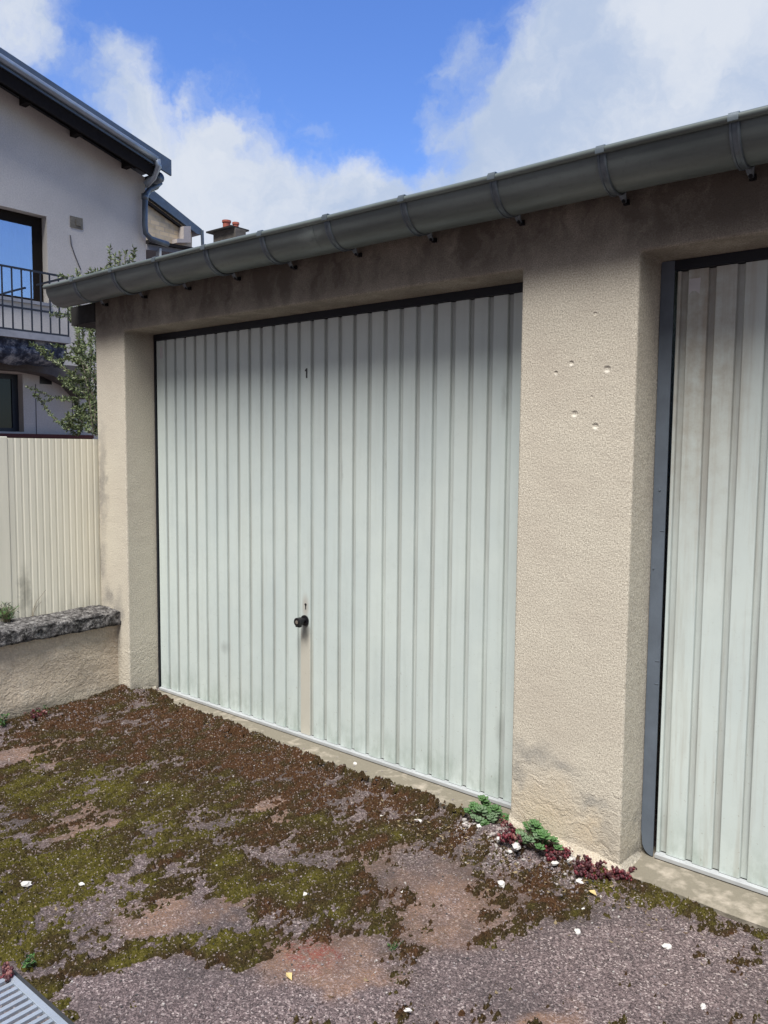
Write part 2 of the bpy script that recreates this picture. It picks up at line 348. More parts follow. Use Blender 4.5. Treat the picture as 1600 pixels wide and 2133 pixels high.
f = MB(); f.box((X2+.046, D-.010, H-.034), (X3+.0, D+.05, H-.0015)); f.box((X3-.05, D-.01, 0), (X3-.002, D+.05, H-.034)); f.build('door_head', M_HEAD, d2)
k = MB(); k.prism([(2.989, 1.935), (3.0, 1.945), (3.012, 1.944), (3.024, 1.934), (3.026, 1.985), (2.989, 1.985)], 1, D-.001, D+.001); k.build('sticker', M_STICK, d2)

# gutter
GY, GZ, GR = -.104, 2.303, .0915; GX0, GX1 = -.462, X4+.2
b = MB(); seg = 28; prof = []
for i in range(seg+1):
    a = math.pi + math.pi*i/seg; prof.append((GY+GR*math.cos(a), GZ+GR*math.sin(a)))
prof.append((GY+GR, GZ+.02))
inner = [(GY+(y-GY)*(1-.0022/GR), GZ+(z-GZ)*(1-.0022/GR)) for y, z in prof[:-1]] + [(GY+GR-.0022, GZ+.02)]
ring = prof + inner[::-1]; xs = list(np.linspace(GX0, GX1, 90)); n = len(ring); vs = []
for x in xs:
    dz = .0016*math.sin(x*2.3)+.001*math.sin(x*7.1)
    vs += [(x, y, z+dz) for y, z in ring]
b.add(vs, [(i*n+j, i*n+(j+1) % n, (i+1)*n+(j+1) % n, (i+1)*n+j) for i in range(len(xs)-1) for j in range(n)] + [tuple(range(n)), tuple((len(xs)-1)*n+j for j in range(n))[::-1]])
b.tube([(x, GY-GR-.007, GZ+.007+.0016*math.sin(x*2.3)+.001*math.sin(x*7.1)) for x in xs], .0112, 14)
gt = b.build('gutter', M_ZINC, g); smooth_by_angle(gt, 50)
c = MB(); pts = prof[:seg+1]; c.add([(GX0+.001, y, z) for y, z in pts] + [(GX0+.006, y, z) for y, z in pts], [tuple(range(seg+1)), tuple(range(seg+1, 2*seg+2))[::-1]] + [(i, i+1, seg+2+i, seg+1+i) for i in range(seg)]); c.build('end_cap', M_ZINC, gt)
for xj in (1.61, 4.2):
    s_ = MB()
    r1, r2 = GR+.0008, GR+.0022; q = [(GY+r2*math.cos(a), GZ+r2*math.sin(a)) for a in np.linspace(math.pi, 2*math.pi, 25)] + [(GY+r1*math.cos(a), GZ+r1*math.sin(a)) for a in np.linspace(2*math.pi, math.pi, 25)]
    s_.prism(q, 0, xj, xj+.035); smooth_by_angle(s_.build('joint', M_ZINC, gt), 50)
def bracket_mesh():
    b = MB(); A = np.linspace(math.pi*.965, math.pi*1.72, 26); cols = [(-.013, .0), (-.0115, .0035), (-.0085, .0035), (-.007, .0008), (.007, .0008), (.0085, .0035), (.0115, .0035), (.013, .0)]
    vs = []
    for a in A:
        for (dx, dr) in cols: vs.append((dx, GY+(GR+.001+dr)*math.cos(a), GZ+(GR+.001+dr)*math.sin(a)))
    # straight tail back to the wall bolt
    a = A[-1]; e = Vector((0, GY+(GR+.001)*math.cos(a), GZ+(GR+.001)*math.sin(a)))
    for t in (.4, 1.):
        for (dx, dr) in cols: vs.append((dx*(1-.55*t), e.y+(-.022-e.y)*t, e.z-dr+(2.206-e.z)*t))
    m_ = len(cols); b.add(vs, [(i*m_+j, i*m_+j+1, (i+1)*m_+j+1, (i+1)*m_+j) for i in range(len(A)+1) for j in range(m_-1)])
    # tab folded over the bead
    tp = [(-GR-.0195, -.003), (-GR-.0205, .010), (-GR-.014, .0205), (-GR+.001, .0205), (-GR+.009, .008)]
    b.add([(dx, GY+y, GZ+z) for (y, z) in tp for dx in (-.014, .014)], [(2*i, 2*i+1, 2*i+3, 2*i+2) for i in range(len(tp)-1)])
    return b
b = bracket_mesh(); br0 = b.build('bracket', M_GALV, gt); sm = br0.modifiers.new('t', 'SOLIDIFY'); sm.thickness = .0022; smooth_by_angle(br0, 40)
nb = MB(); nb.tube([(0, -.030, 2.206), (0, -.008, 2.206)], .0065, 8); nb.box((-.009, -.009, 2.199), (.009, .001, 2.215))
bolt = nb.build('bolt', M_BLACK, None); bolt.parent = br0
sx = -.153
for i in range(16):
    if i == 0: o = br0; bb = bolt; o.matrix_parent_inverse = Matrix.Identity(4); o.parent = gt; base = o
    else:
        o = br0.copy(); COL.objects.link(o); bb = bolt.copy(); COL.objects.link(bb); bb.parent = o
    o.location = (sx+.3755*i, 0, 0)
bpy.context.view_layer.update()
# gutter's children sit in its local frame (the gutter itself carries the building's offset)
for o in list(gt.children):
    if o.name.startswith('bracket'): o.matrix_parent_inverse = Matrix.Identity(4)
# ---- all parts were modelled in world coordinates; world_loc() handles the offset of their empties

# mortar fillets at pier feet
def fillet(pts, r, name, label):
    b = MB(); n = 40; vs = []
    cum = [0]
    for a, c in zip(pts[:-1], pts[1:]): cum.append(cum[-1]+(Vector(c[:2])-Vector(a[:2])).length)
    L = cum[-1]; prof = [(0, 1.), (.25, .72), (.55, .4), (.85, .12), (1.05, -.25)]
    for i in range(n+1):
        t = L*i/n; k = max(j for j in range(len(cum)) if cum[j] <= t+1e-9); k = min(k, len(pts)-2); u = (t-cum[k])/(cum[k+1]-cum[k])
        a, c = pts[k], pts[k+1]; px, py, hh = (a[q]+(c[q]-a[q])*u for q in range(3)); tx, ty = (Vector(c[:2])-Vector(a[:2])).normalized(); nx_, ny_ = ty, -tx
        for (o_, z_) in prof:
            q = 1+.35*mnoise.noise(Vector((px*14, py*14, o_*3)))
            vs.append((px+nx_*r*o_*q-.004*nx_, py+ny_*r*o_*q-.004*ny_, -.02+hh*z_*q))
    b.add(vs, [(i*5+j, i*5+5+j, i*5+6+j, i*5+1+j) for i in range(n) for j in range(4)])
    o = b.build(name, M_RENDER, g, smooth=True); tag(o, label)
fillet([(OW-.003, .17, .05), (OW-.003, -.003, .09), (X2+.003, -.003, .06), (X2+.003, .17, .03)], .035, 'mortar_fillet', 'rough mortar fillet round the foot of the middle pier')
fillet([(X0, -.003, .07), (.003, -.003, .06), (.003, .17, .045)], .03, 'mortar_fillet', 'broken mortar fillet at the left pier')

# ================================================================== low wall with stone coping
lw = thing('garden_wall', (-.2, -1.5, 0), 'low plastered garden wall with dark lichen covered stone coping', 'wall')
def f_lowwall(T, b):
    p = T.pos(); x, y, z = T.xyz(p); g1 = T.noise(p, 90, 4, .65); big = T.noise(p, 6, 5, .65)
    wp = T.vmath('ADD', p, T.vmath('MULTIPLY', T.vmath('SUBTRACT', T.noise(p, 8, 4, .6, out=1), (.5,)*3), (.25,)*3))
    st = T.noise(T.vmath('MULTIPLY', wp, (10, 10, 26)), 1.2, 4, .6)
    c = T.mix(T.rng(big, .35, .68), (.72, .61, .47), (.58, .49, .375)); c = T.mix(T.math('MULTIPLY', T.rng(st, .5, .7), .5), c, (.78, .70, .57))
    c = T.mix(T.math('MULTIPLY', T.rng(T.math('ADD', z, T.math('MULTIPLY', big, .16)), .17, .07, 0., 1.), .6), c, (.34, .33, .27))
    c = T.mix(T.math('MULTIPLY', T.rng(g1, .35, .6), .3), c, (.22, .18, .14))
    T.put(b.inputs['Base Color'], c); T.put(b.inputs['Normal'], T.bump(T.math('ADD', T.math('MULTIPLY', st, 3.), T.math('ADD', g1, T.math('MULTIPLY', big, 3.))), .8, .006))
M_LOW = mat('old_plaster', rough=.95, spec=.1, build=f_lowwall)
def f_stone(T, b):
    p = T.pos(); n = T.noise(p, 26, 7, .72); n2 = T.noise(p, 70, 4, .7); v = T.vor(p, 34)
    c = T.ramp(n, [(.3, (.018, .018, .018)), (.45, (.075, .07, .068)), (.56, (.19, .18, .175)), (.68, (.42, .41, .39))])
    c = T.mix(T.math('MULTIPLY', T.rng(n2, .56, .62), .55), c, (.42, .41, .39)); c = T.mix(T.math('MULTIPLY', T.rng(n2, .44, .38), .75), c, (.02, .02, .02))
    T.put(b.inputs['Base Color'], c); T.put(b.inputs['Normal'], T.bump(T.math('ADD', T.math('MULTIPLY', n, 3.), n2), 1., .008))
M_STONE = mat('lichen_stone', rough=.95, spec=.1, build=f_stone)
b = MB(); ys = np.linspace(-.0, -3., 120); zs = np.linspace(-.15, .40, 22); vs = []
for y in ys:
    for z in zs: vs.append((-.112+.011*mnoise.noise(Vector((y*5, z*6, 1)))+.004*mnoise.noise(Vector((y*22, z*22, 4))), y, z))
b.add(vs, [(i*22+j, i*22+22+j, i*22+23+j, i*22+1+j) for i in range(119) for j in range(21)]); b.box((-.34, -.001, -.15), (-.13, -3., .40))
b.build('plaster_face', M_LOW, lw, smooth=True)
b = MB(); ys = np.linspace(.0, -3., 300); ring = []
for t in np.linspace(0, 1, 12): ring.append((-.345+.265*t, .49))
for t in np.linspace(0, 1, 7)[1:]: ring.append((-.08, .49-.085*t))
for t in np.linspace(0, 1, 6)[1:]: ring.append((-.08-.2*t, .405))
vs = []; n = len(ring)
for y in ys:
    for (x, z) in ring:
        v = Vector((x, y, z)); q = mnoise.noise(v*30)*.007+mnoise.noise(v*75)*.0045+mnoise.noise(v*9)*.008
        vs.append((x+(q*1.6 if z < .489 else q*.3), y, z+q-(.012 if x > -.1 and z > .48 else 0)))
b.add(vs, [(i*n+j, i*n+j+1, i*n+n+j+1, i*n+n+j) for i in range(len(ys)-1) for j in range(n-1)] + [tuple(range(n))]); b.build('coping', M_STONE, lw, smooth=True)

# ================================================================== cream sheet fence
fe = thing('metal_fence', (-.32, -.25, .48), 'cream ribbed metal sheet fence standing on the low stone coping', 'fence')
def f_cream(T, b):
    p = T.pos(); x, y, z = T.xyz(p); st = T.noise(T.vmath('MULTIPLY', p, (25, 25, 2)), 1.3, 4, .6)
    c = T.mix(T.rng(st, .3, .7), (.84, .80, .655), (.75, .72, .59)); wp = T.vmath('ADD', p, T.vmath('MULTIPLY', T.vmath('SUBTRACT', T.noise(p, 14, 4, .6, out=1), (.5,)*3), (.1,)*3))
    c = T.mix(T.math('MULTIPLY', T.blob(wp, (-.3, -.44, .62), (.1, .05, .2), .1), .7), c, (.24, .23, .18)); c = T.mix(T.math('MULTIPLY', T.rng(z, .62, .48), T.rng(st, .45, .6, 0., .4)), c, (.34, .33, .25))
    T.put(b.inputs['Base Color'], c)
M_CREAM = mat('cream_sheet', rough=.45, build=f_cream)
b = MB(); ys = []; y = .0; pts = []
y = .084
while y > -.49:
    pts += [(-.305, y), (-.305, y-.019), (-.3072, y-.023), (-.3072, y-.030), (-.305, y-.034)]; y -= .038
vs = [(x, yy, z) for z in (.462, 1.46) for x, yy in pts]; n = len(pts); b.add(vs, [(i, i+1, n+i+1, n+i) for i in range(n-1)])
o = b.build('sheet_panel', M_CREAM, fe); o.modifiers.new('t', 'SOLIDIFY').thickness = .0015
b = MB(); b.box((-.345, -.512, .44), (-.300, -.60, 1.467)); b.build('post', M_CREAM, fe, bevel=.003)
for z in (1.3, .62):
    b = MB(); b.box((-.332, 0, z), (-.313, -.51, z+.035)); b.build('rail', M_CREAM, fe)

# ================================================================== neighbouring house
KX = -8.6; SOFF = .45
hs = thing('house', (KX, 2, 0), 'tall grey rendered house with sloping zinc edged roof and iron balcony', 'house')
def yz(u, v, X=KX):
    p = site(u, v, 0, X); return (p.y, p.z)
def f_hwall(T, b):
    p = T.pos(); n = T.noise(p, 1.2, 5, .6); g1 = T.noise(p, 45, 4, .6)
    c = T.mix(T.rng(n, .35, .68), (.56, .53, .49), (.48, .455, .425)); c = T.mix(T.math('MULTIPLY', T.rng(g1, .4, .65), .22), c, (.22, .22, .22))
    T.put(b.inputs['Base Color'], c); T.put(b.inputs['Normal'], T.bump(g1, .6, .01))
M_HW = mat('grey_render', rough=.92, spec=.15, build=f_hwall)
M_DARKW = soft('dark_timber', (.012, .010, .010), .9, spec=.2)
M_HZ = soft('slate_zinc', (.11, .135, .165), .4, .45, .3, 8)
M_HZL = soft('bright_zinc', (.33, .38, .43), .35, .5, .3, 8)
M_IRON = soft('dark_iron', (.012, .014, .022), .5)
M_CONC = soft('balcony_concrete', (.30, .31, .34), .9, 0, .3, 10)
yc, _ = yz(303, 450)
A = yz(0, 128, KX+SOFF); B_ = yz(356, 358, KX+SOFF)
sl_ = (B_[1]-A[1])/(B_[0]-A[0])
def rk(y, off=0): return A[1]+sl_*(y-A[0])+off       # centre of the roof edge
wl, wr, wt, wb = yz(-90, 440)[0], yz(97, 448)[0], yz(60, 442)[1], yz(60, 626)[1]
vl, vr, vt, vb = yz(-90, 778)[0], yz(47, 778)[0], yz(20, 777)[1], yz(20, 899)[1]
YB = -4.
# wall with two openings: built from butted slabs 0.3 thick
b = MB()
def wallbox(y0, y1, z0, z1): b.box((KX-.3, y0, z0), (KX, y1, z1))
top = lambda y: rk(y, -.12)
for (y0, y1, segs) in [(YB, min(wl, vl), [(-.2, None)]), (min(wl, vl), wl, [(-.2, None)]), (wl, vr, [(-.2, vb), (vt, wb), (wt, None)]), (vr, wr, [(-.2, wb), (wt, None)]), (wr, yc, [(-.2, None)])]:
    if y1 - y0 < .001: continue
    for (z0, z1) in segs:
        if z1 is None: b.prism([(y0, z0), (y1, z0), (y1, top(y1)), (y0, top(y0))], 0, KX-.3, KX)
        else: wallbox(y0, y1, z0, z1)
b.box((KX-7, yc-.3, -.2), (KX-.3, yc, top(yc)-.05)); b.box((KX-7.3, YB, -.2), (KX-7, yc, top(yc)-.05))
b.build('wall', M_HW, hs)
def rakebar(name, y0, y1, o0, o1, x0, x1, mm, par=hs, end_vertical=True):
    b = MB(); b.prism([(y0, rk(y0, o0)), (y1, rk(y1, o0)), (y1, rk(y1, o1)), (y0, rk(y0, o1))], 0, x0, x1); return b.build(name, mm, par)
ye = B_[0]
rf = rakebar('roof', YB, ye-.02, .10, .19, KX-7.3, KX+SOFF-.02, soft('roof_slate', (.06, .07, .085), .6))
rakebar('roof_edge', YB, ye, -.07, .195, KX+SOFF-.018, KX+SOFF+.02, M_HZ, rf)
b = MB(); b.tube([(KX+SOFF+.05, y, rk(y, .03)) for y in np.linspace(YB, ye-.32, 20)], .055, 12); b.tube([(KX+SOFF+.05, ye-.32, rk(ye-.32, .03)), (KX+SOFF+.04, ye-.28, rk(ye-.3, -.08)), (KX+SOFF-.05, ye-.33, rk(ye-.32, -.25)), (KX+SOFF-.2, ye-.37, rk(ye-.34, -.36))], .06, 12); b.build('verge_gutter', M_HZL, hs, smooth=True)
rakebar('fascia', YB, ye-.30, -.27, -.075, KX+SOFF-.06, KX+SOFF-.02, M_DARKW)
rakebar('soffit', YB, ye-.30, .03, .095, KX-.2, KX+SOFF-.06, M_DARKW)
for u, v in ((60, 215), (165, 285), (272, 345)):
    y = yz(u, v, KX+.2)[0]; b = MB(); b.box((KX, y-.05, rk(y, -.20)), (KX+.22, y+.05, rk(y, .04))); b.build('purlin', M_DARKW, hs)
b = MB(); b.tube([(KX+.3-7*t, ye-.12, rk(ye-.1, -.12)) for t in (0, 1)], .09, 14); b.build('eave_gutter', M_HZ, hs, smooth=True)
b = MB(); XP = KX+.12
pp = [(332, 362), (333, 382), (326, 389), (312, 395), (304, 405), (302, 420), (302, 470), (304, 486), (314, 497), (330, 503), (350, 509)]
b.tube([(XP, *yz(u, v, XP)) for u, v in pp], .05, 12); b.tube([(XP, *yz(302, 416, XP)), (XP, *yz(302, 404, XP))], .06, 12); b.build('downpipe', M_HZ, hs, smooth=True)
# upper window
wn = MB(); ft = .09
M_WF = soft('window_frame_brown', (.016, .012, .010), .9, spec=.15)
wx = KX-.16
wn.box((wx-.05, wr-.15, wb), (wx, wr-.001, wt-.001)); wn.box((wx-.05, wl, wt-.16), (wx, wr-.15, wt-.001)); wn.box((wx-.05, wl, wb), (wx, wr-.15, wb+.07)); wn.box((wx-.05, wl, wb+.07), (wx, wl+.1, wt-.16))
win = wn.build('window', M_WF, hs); tag(win, 'large upper window reflecting blue sky')
def f_glass(T, b):
    gl = T.node('ShaderNodeBsdfGlossy'); gl.inputs['Roughness'].default_value = .04; gl.inputs['Color'].default_value = (.85, .9, 1, 1)
    tr = T.node('ShaderNodeBsdfTransparent'); tr.inputs['Color'].default_value = (.6, .65, .7, 1)
    p = T.pos(); T.put(gl.inputs['Normal'], T.bump(T.noise(p, 1.5, 2), .15, .02))
    mx = T.node('ShaderNodeMixShader'); mx.inputs[0].default_value = .42; T.l.new(tr.outputs[0], mx.inputs[1]); T.l.new(gl.outputs[0], mx.inputs[2]); T.l.new(mx.outputs[0], T.n['Material Output'].inputs[0])
M_GLASS = mat('glass', build=f_glass)
b = MB(); b.box((wx-.03, wl+.1, wb+.07), (wx-.022, wr-.15, wt-.16)); b.build('pane', M_GLASS, win)
b = MB(); n = 80; vs = []
for i in range(n+1):
    y = wl+.05+(wr-wl-.18)*i/n; vs += [(wx-.18+.025*math.sin(i*1.3), y, wb+.02), (wx-.18+.025*math.sin(i*1.3), y, wt-.05)]
b.add(vs, [(2*i, 2*i+2, 2*i+3, 2*i+1) for i in range(n)]); b.build('curtain', soft('net_curtain', (.42, .45, .50), .9), win, smooth=True)
b = MB(); b.box((KX-.1, wl, wb-.05), (KX+.05, wr+.03, wb-.001)); b.build('sill', M_CONC, win)
# lower window
b = MB(); b.box((wx-.05, vr-.1, vb), (wx, vr-.001, vt-.001)); b.box((wx-.05, vl, vt-.08), (wx, vr-.1, vt-.001)); b.box((wx-.05, vl, vb), (wx, vr-.1, vb+.06))
win2 = b.build('window', M_IRON, hs); tag(win2, 'dark ground floor window under the balcony')
b = MB(); b.box((wx-.03, vl, vb+.06), (wx-.022, vr-.1, vt-.08)); b.build('pane', mat('dark_glass', (.008, .014, .022), .12, spec=.25), win2)
# vents
vb_ = MB(); c0 = yz(159, 464); s0 = .11; vb_.box((KX, c0[0]-s0, c0[1]-.09), (KX+.015, c0[0]+s0, c0[1]+.09)); vb_.box((KX+.015, c0[0]-.02, c0[1]-.05), (KX+.03, c0[0]+.07, c0[1]+.05))
vb_.build('vent', soft('vent_beige', (.20, .18, .14), .8, 0, .4, 30), hs)
c0 = yz(95, 790); b = MB(); b.box((KX, c0[0]-.1, c0[1]-.08), (KX+.012, c0[0]+.1, c0[1]+.08)); b.build('vent', M_BLACK, hs)
b = MB(); b.tube([(KX+.01, *yz(u, v)) for u, v in ((146, 490), (148, 510), (155, 530), (162, 548), (168, 562))], .008, 5)
M_CAB = soft('cable_grey', (.09, .09, .1), .7); b.build('cable', M_CAB, hs)
for u in (74, 150): b = MB(); b.tube([(KX+.004, *yz(u, 800)), (KX+.004, *yz(u+2, 905))], .006, 5); b.build('wall_joint', M_CAB, hs)
b = MB(); z0, z1 = yz(60, 911)[1], yz(60, 904)[1]; b.box((KX, YB, z0-.5), (KX+.12, yz(185, 908)[0], z0)); b.box((KX, YB, z0), (KX+.16, yz(185, 908)[0], z1)); b.build('plinth', soft('dark_red_band', (.085, .022, .02), .8), hs)
# balcony
BX = KX+.95
ba = MB(); yb1 = yz(143, 697, BX)[0]; zt_ = yz(60, 693, BX)[1]; zb_ = yz(60, 707, BX)[1]
ba.box((KX, YB, zb_), (BX+.06, yb1, zt_)); bal = ba.build('balcony', M_CONC, hs); tag(bal, 'balcony slab carried on a rough dark stone beam')
b = MB(); n = 60; zc = yz(60, 712, BX)[1]; zd = yz(60, 758, BX)[1]; vs = []; m_ = 14
for i in range(n+1):
    y = YB+(yb1-YB-.03)*i/n
    for j in range(m_+1):
        t = j/m_; x = BX-.02-.35*max(0, t-.55)**1.5*2.; z = zb_-.003+(zd-zb_)*t
        v = Vector((x, y, z)); q = .05*mnoise.noise(v*6)+.03*mnoise.noise(v*15); vs.append((x+q, y, z+(q if j else 0)))
b.add(vs, [(i*(m_+1)+j, (i+1)*(m_+1)+j, (i+1)*(m_+1)+j+1, i*(m_+1)+j+1) for i in range(n) for j in range(m_)]); b.box((KX, YB, zb_-.25), (BX-.3, yb1-.05, zb_-.002))
def f_rock(T, b):
    p = T.pos(); n = T.noise(p, 7, 6, .7); T.put(b.inputs['Base Color'], T.ramp(n, [(.38, (.012, .015, .028)), (.5, (.05, .06, .085)), (.58, (.20, .21, .24)), (.68, (.34, .35, .36))])); T.put(b.inputs['Normal'], T.bump(n, 1., .04))
b.build('stone_beam', mat('rough_rock', rough=.95, build=f_rock), bal)
b = MB(); pz = [yz(5, 775, KX+.3)]
arc = [(YB, zd+.12)] ; 
for u, v in ((0, 768), (60, 772), (110, 782), (150, 802), (175, 830)): arc.append(yz(u, v, KX+.35))
arc = [(YB, zb_-.26)] + [(YB, arc[1][1])] + arc[1:] + [(arc[-1][0]+.12, arc[-1][1]), (arc[-1][0]+.12, zb_-.26)]
b.prism(arc, 0, KX+.005, KX+.35); b.build('arch', soft('arch_render', (.10, .09, .085), .9), bal)
ztop = yz(60, 563, BX)[1]; zmid = yz(60, 644, BX)[1]; zbt = yz(60, 690, BX)[1]
b = MB()
for z in (ztop, zmid, zbt): b.box((BX-.012, YB, z-.014), (BX+.012, yb1, z+.014))
y = yb1; i = 0
while y > YB: b.box((BX-.009, y-.009, zbt-.10 if i % 6 == 0 else zbt), (BX+.009, y+.009, ztop)); y -= .142; i += 1
b.box((KX, yb1-.01, ztop-.014), (BX, yb1+.01, ztop+.014))
b.build('railing', M_IRON, bal)
# rafters/ground floor of the house ends; base of wall sits below the fence line

# ================================================================== stone house further back
SX = -16.; sh = thing('stone_house', (SX, 14, 0), 'small distant stone gable with grey zinc verge behind the house', 'house')
q = lambda u, v: tuple(site(u, v, 0, SX)[1:])
def f_brick(T, b):
    p = T.pos(); x, y, z = T.xyz(p); br = T.node('ShaderNodeTexBrick'); cm = T.node('ShaderNodeCombineXYZ'); T.put(cm.inputs[0], y); T.put(cm.inputs[1], z)
    T.l.new(cm.outputs[0], br.inputs['Vector']); br.inputs['Scale'].default_value = 1.6; br.inputs['Color1'].default_value = (.56, .44, .28, 1); br.inputs['Color2'].default_value = (.38, .31, .21, 1); br.inputs['Mortar'].default_value = (.36, .30, .24, 1)
    br.inputs['Brick Width'].default_value = .5; br.inputs['Row Height'].default_value = .2; br.inputs['Mortar Size'].default_value = .02
    n = T.noise(p, 5, 4); T.put(b.inputs['Base Color'], T.mix(T.rng(n, .35, .65, 0., .5), br.outputs[0], (.60, .50, .36)))
M_SH = mat('stone_blocks', rough=.95, build=f_brick)
b = MB(); b.prism([q(290, 640), q(290, 372), q(318, 400), q(400, 478), q(400, 640)], 0, SX-4, SX); b.build('wall', M_SH, sh)
b = MB(); b.prism([q(372, 474), q(387, 474), q(387, 508), q(358, 508), q(358, 500), q(372, 500)], 0, SX, SX+.25); b.build('plaster_corner', soft('pale_plaster', (.42, .38, .36), .9), sh)
X1 = SX+.12; q1 = lambda u, v: tuple(site(u, v, 0, X1)[1:])
b = MB(); b.prism([q1(285, 368), q1(421, 478), q1(420, 489), q1(411, 487), q1(285, 392)], 0, SX-4.5, X1); b.build('roof', M_HZ, sh)
b = MB(); b.prism([q1(290, 402), q1(392, 479), q1(392, 484), q1(290, 409)], 0, X1-.10, X1-.02); b.build('fascia', M_DARKW, sh)
b = MB(); b.tube([(X1, *q1(421, 480)), (X1, *q1(423, 530))], .05, 8); b.build('downpipe', M_HZ, sh)
X5 = -12.5; q5 = lambda u, v: tuple(site(u, v, 0, X5)[1:])
lt = thing('lean_to', (X5, 9, 0), 'low lean-to roof with dark edge between grey house and chimney', 'shed')
b = MB(); b.prism([q5(306, 500), q5(400, 517), q5(400, 522), q5(306, 508)], 0, X5-2.5, X5+.1); b.build('roof', M_DARKW, lt)
b = MB(); b.prism([q5(306, 508), q5(400, 522), q5(400, 530), q5(306, 520)], 0, X5-2.5, X5); b.build('wall_plate', soft('weathered_grey', (.20, .19, .20), .9), lt)
b = MB(); b.prism([q5(330, 518), q5(334, 518), q5(334, 640), q5(330, 640)], 0, X5-.1, X5+.05); b.build('post', soft('white_post', (.6, .6, .57), .7), lt)
b = MB(); b.prism([q5(306, 520), q5(400, 530), q5(400, 640), q5(306, 640)], 0, X5-2.4, X5-2.2); b.build('back_wall', M_DARKW, lt)
# house with chimney
CY = 8.; p_ = lambda u, v: site(u, v, 1, CY)
ch = thing('chimney_house', (-7, 9.5, 0), 'hidden house whose dark stone chimney with two red pots shows over the gutter', 'house')
a, c = p_(437, 505), p_(495, 505); top_z = p_(465, 484)[2]+.05
b = MB(); b.prism([(7.6, 5.0), (9.8, 5.3), (12, 4.6), (12, -.2), (7.6, -.2)], 0, a.x-.6, -5.); b.build('wall', M_HW, ch)
st_ = MB(); st_.box((a.x+.08, CY+.03, 4.6), (c.x-.10, CY+.30, top_z)); stk = st_.build('chimney', soft('chimney_stone', (.13, .115, .10), .9, 0, .5, 9, .8, .01), ch)
l, r = p_(434, 485).x, p_(487, 488).x
b = MB(); b.box((l, CY-.06, top_z), (r, CY+.40, top_z+.03)); wz = top_z+.03
vs = [(l+.02, CY-.04, wz), (r-.02, CY-.04, wz), (r-.02, CY+.38, wz), (l+.02, CY+.38, wz), (l+.22, CY+.08, wz+.05), (r-.22, CY+.08, wz+.05), (r-.22, CY+.26, wz+.05), (l+.22, CY+.26, wz+.05)]
b.add(vs, [(0, 1, 5, 4), (1, 2, 6, 5), (2, 3, 7, 6), (3, 0, 4, 7), (4, 5, 6, 7)]); b.build('chimney_cap', soft('cap_dark', (.014, .013, .012), .9), stk)
M_POT = soft('terracotta', (.42, .11, .07), .75, 0, .35, 12)
for (u, v0) in ((457, 456), (476, 460)):
    x = p_(u, 470).x+.02; zt = p_(u, v0).z; b = MB(); R_ = .085 if u < 470 else .065
    b.tube([(x, CY+.17, wz+.02), (x, CY+.17, zt-.04)], R_*.9, 14); b.tube([(x, CY+.17, zt-.04), (x, CY+.17, zt)], R_*1.08, 14); smooth_by_angle(b.build('chimney_pot', M_POT, stk))

# ================================================================== ground
def vnoise(x, y, sc, seed):
    r = np.random.default_rng(seed).random((257, 257)); X = x*sc+seed*3.7; Y = y*sc+seed*1.3
    xi = np.floor(X).astype(int); yi = np.floor(Y).astype(int); fx = X-xi; fy = Y-yi; fx = fx*fx*(3-2*fx); fy = fy*fy*(3-2*fy)
    a = r[xi % 256, yi % 256]; b = r[(xi+1) % 256, yi % 256]; c = r[xi % 256, (yi+1) % 256]; d = r[(xi+1) % 256, (yi+1) % 256]
    return (a*(1-fx)+b*fx)*(1-fy)+(c*(1-fx)+d*fx)*fy
def fbm(x, y, sc, seed, oct=4, g_=.55):
    s = 0; a = 1; t = 0
    for i in range(oct): s = s+a*vnoise(x, y, sc*2**i, seed+i*7); t += a; a *= g_
    return s/t
def sstep(x, a, b): t = np.clip((x-a)/(b-a), 0, 1); return t*t*(3-2*t)
def base_z(x, y):
    z = -.022+.012*np.clip(y, -3, 0)
    z = z+.05*np.exp(-(((x-2.47)/.14)**2+((y+.02)/.07)**2))+.035*np.exp(-(((x-2.75)/.2)**2+((y+.02)/.06)**2))
    z = z+.045*np.exp(-((x+.06)/.09)**2)*(y < .3)*np.clip((y+3.2)/.5, 0, 1)
    z = z+.03*np.exp(-(((x-0.02)/.15)**2+((y-.02)/.1)**2))
    return z
def patch(x, y, u, v, ru, rv, ang=0, edge=.35):
    """measured elliptical patch on the ground (photo radii turned into ground axes)"""
    c = site(u, v, 2, -.02); ca, sa = math.cos(math.radians(ang)), math.sin(math.radians(ang))
    e1 = site(u+ru*ca, v+ru*sa, 2, -.02)-c; e2 = site(u-rv*sa, v+rv*ca, 2, -.02)-c
    det = e1.x*e2.y-e1.y*e2.x; dx = x-c.x; dy = y-c.y
    a = (dx*e2.y-dy*e2.x)/det; b = (e1.x*dy-e1.y*dx)/det
    return 1-sstep(np.sqrt(a*a+b*b), 1-edge, 1+edge)
fine = .0042
fx = np.arange(-.36, 3.7, fine); fy = np.arange(-1.78, .235, fine)
GXs, GYs = np.meshgrid(fx, fy, indexing='ij')
wx_ = (fbm(GXs, GYs, 7, 3)-.5)*.22+(fbm(GXs, GYs, 28, 31, 3)-.5)*.06; wy_ = (fbm(GXs, GYs, 7, 5)-.5)*.22+(fbm(GXs, GYs, 28, 33, 3)-.5)*.06
PX, PY = GXs+wx_, GYs+wy_
def pmax(lst, px=PX, py=PY, edge=.35):
    r = np.zeros_like(px)
    for q_ in lst: r = np.maximum(r, patch(px, py, *q_[:4], ang=q_[4] if len(q_) > 4 else 0, edge=edge)*(q_[5] if len(q_) > 5 else 1))
    return r
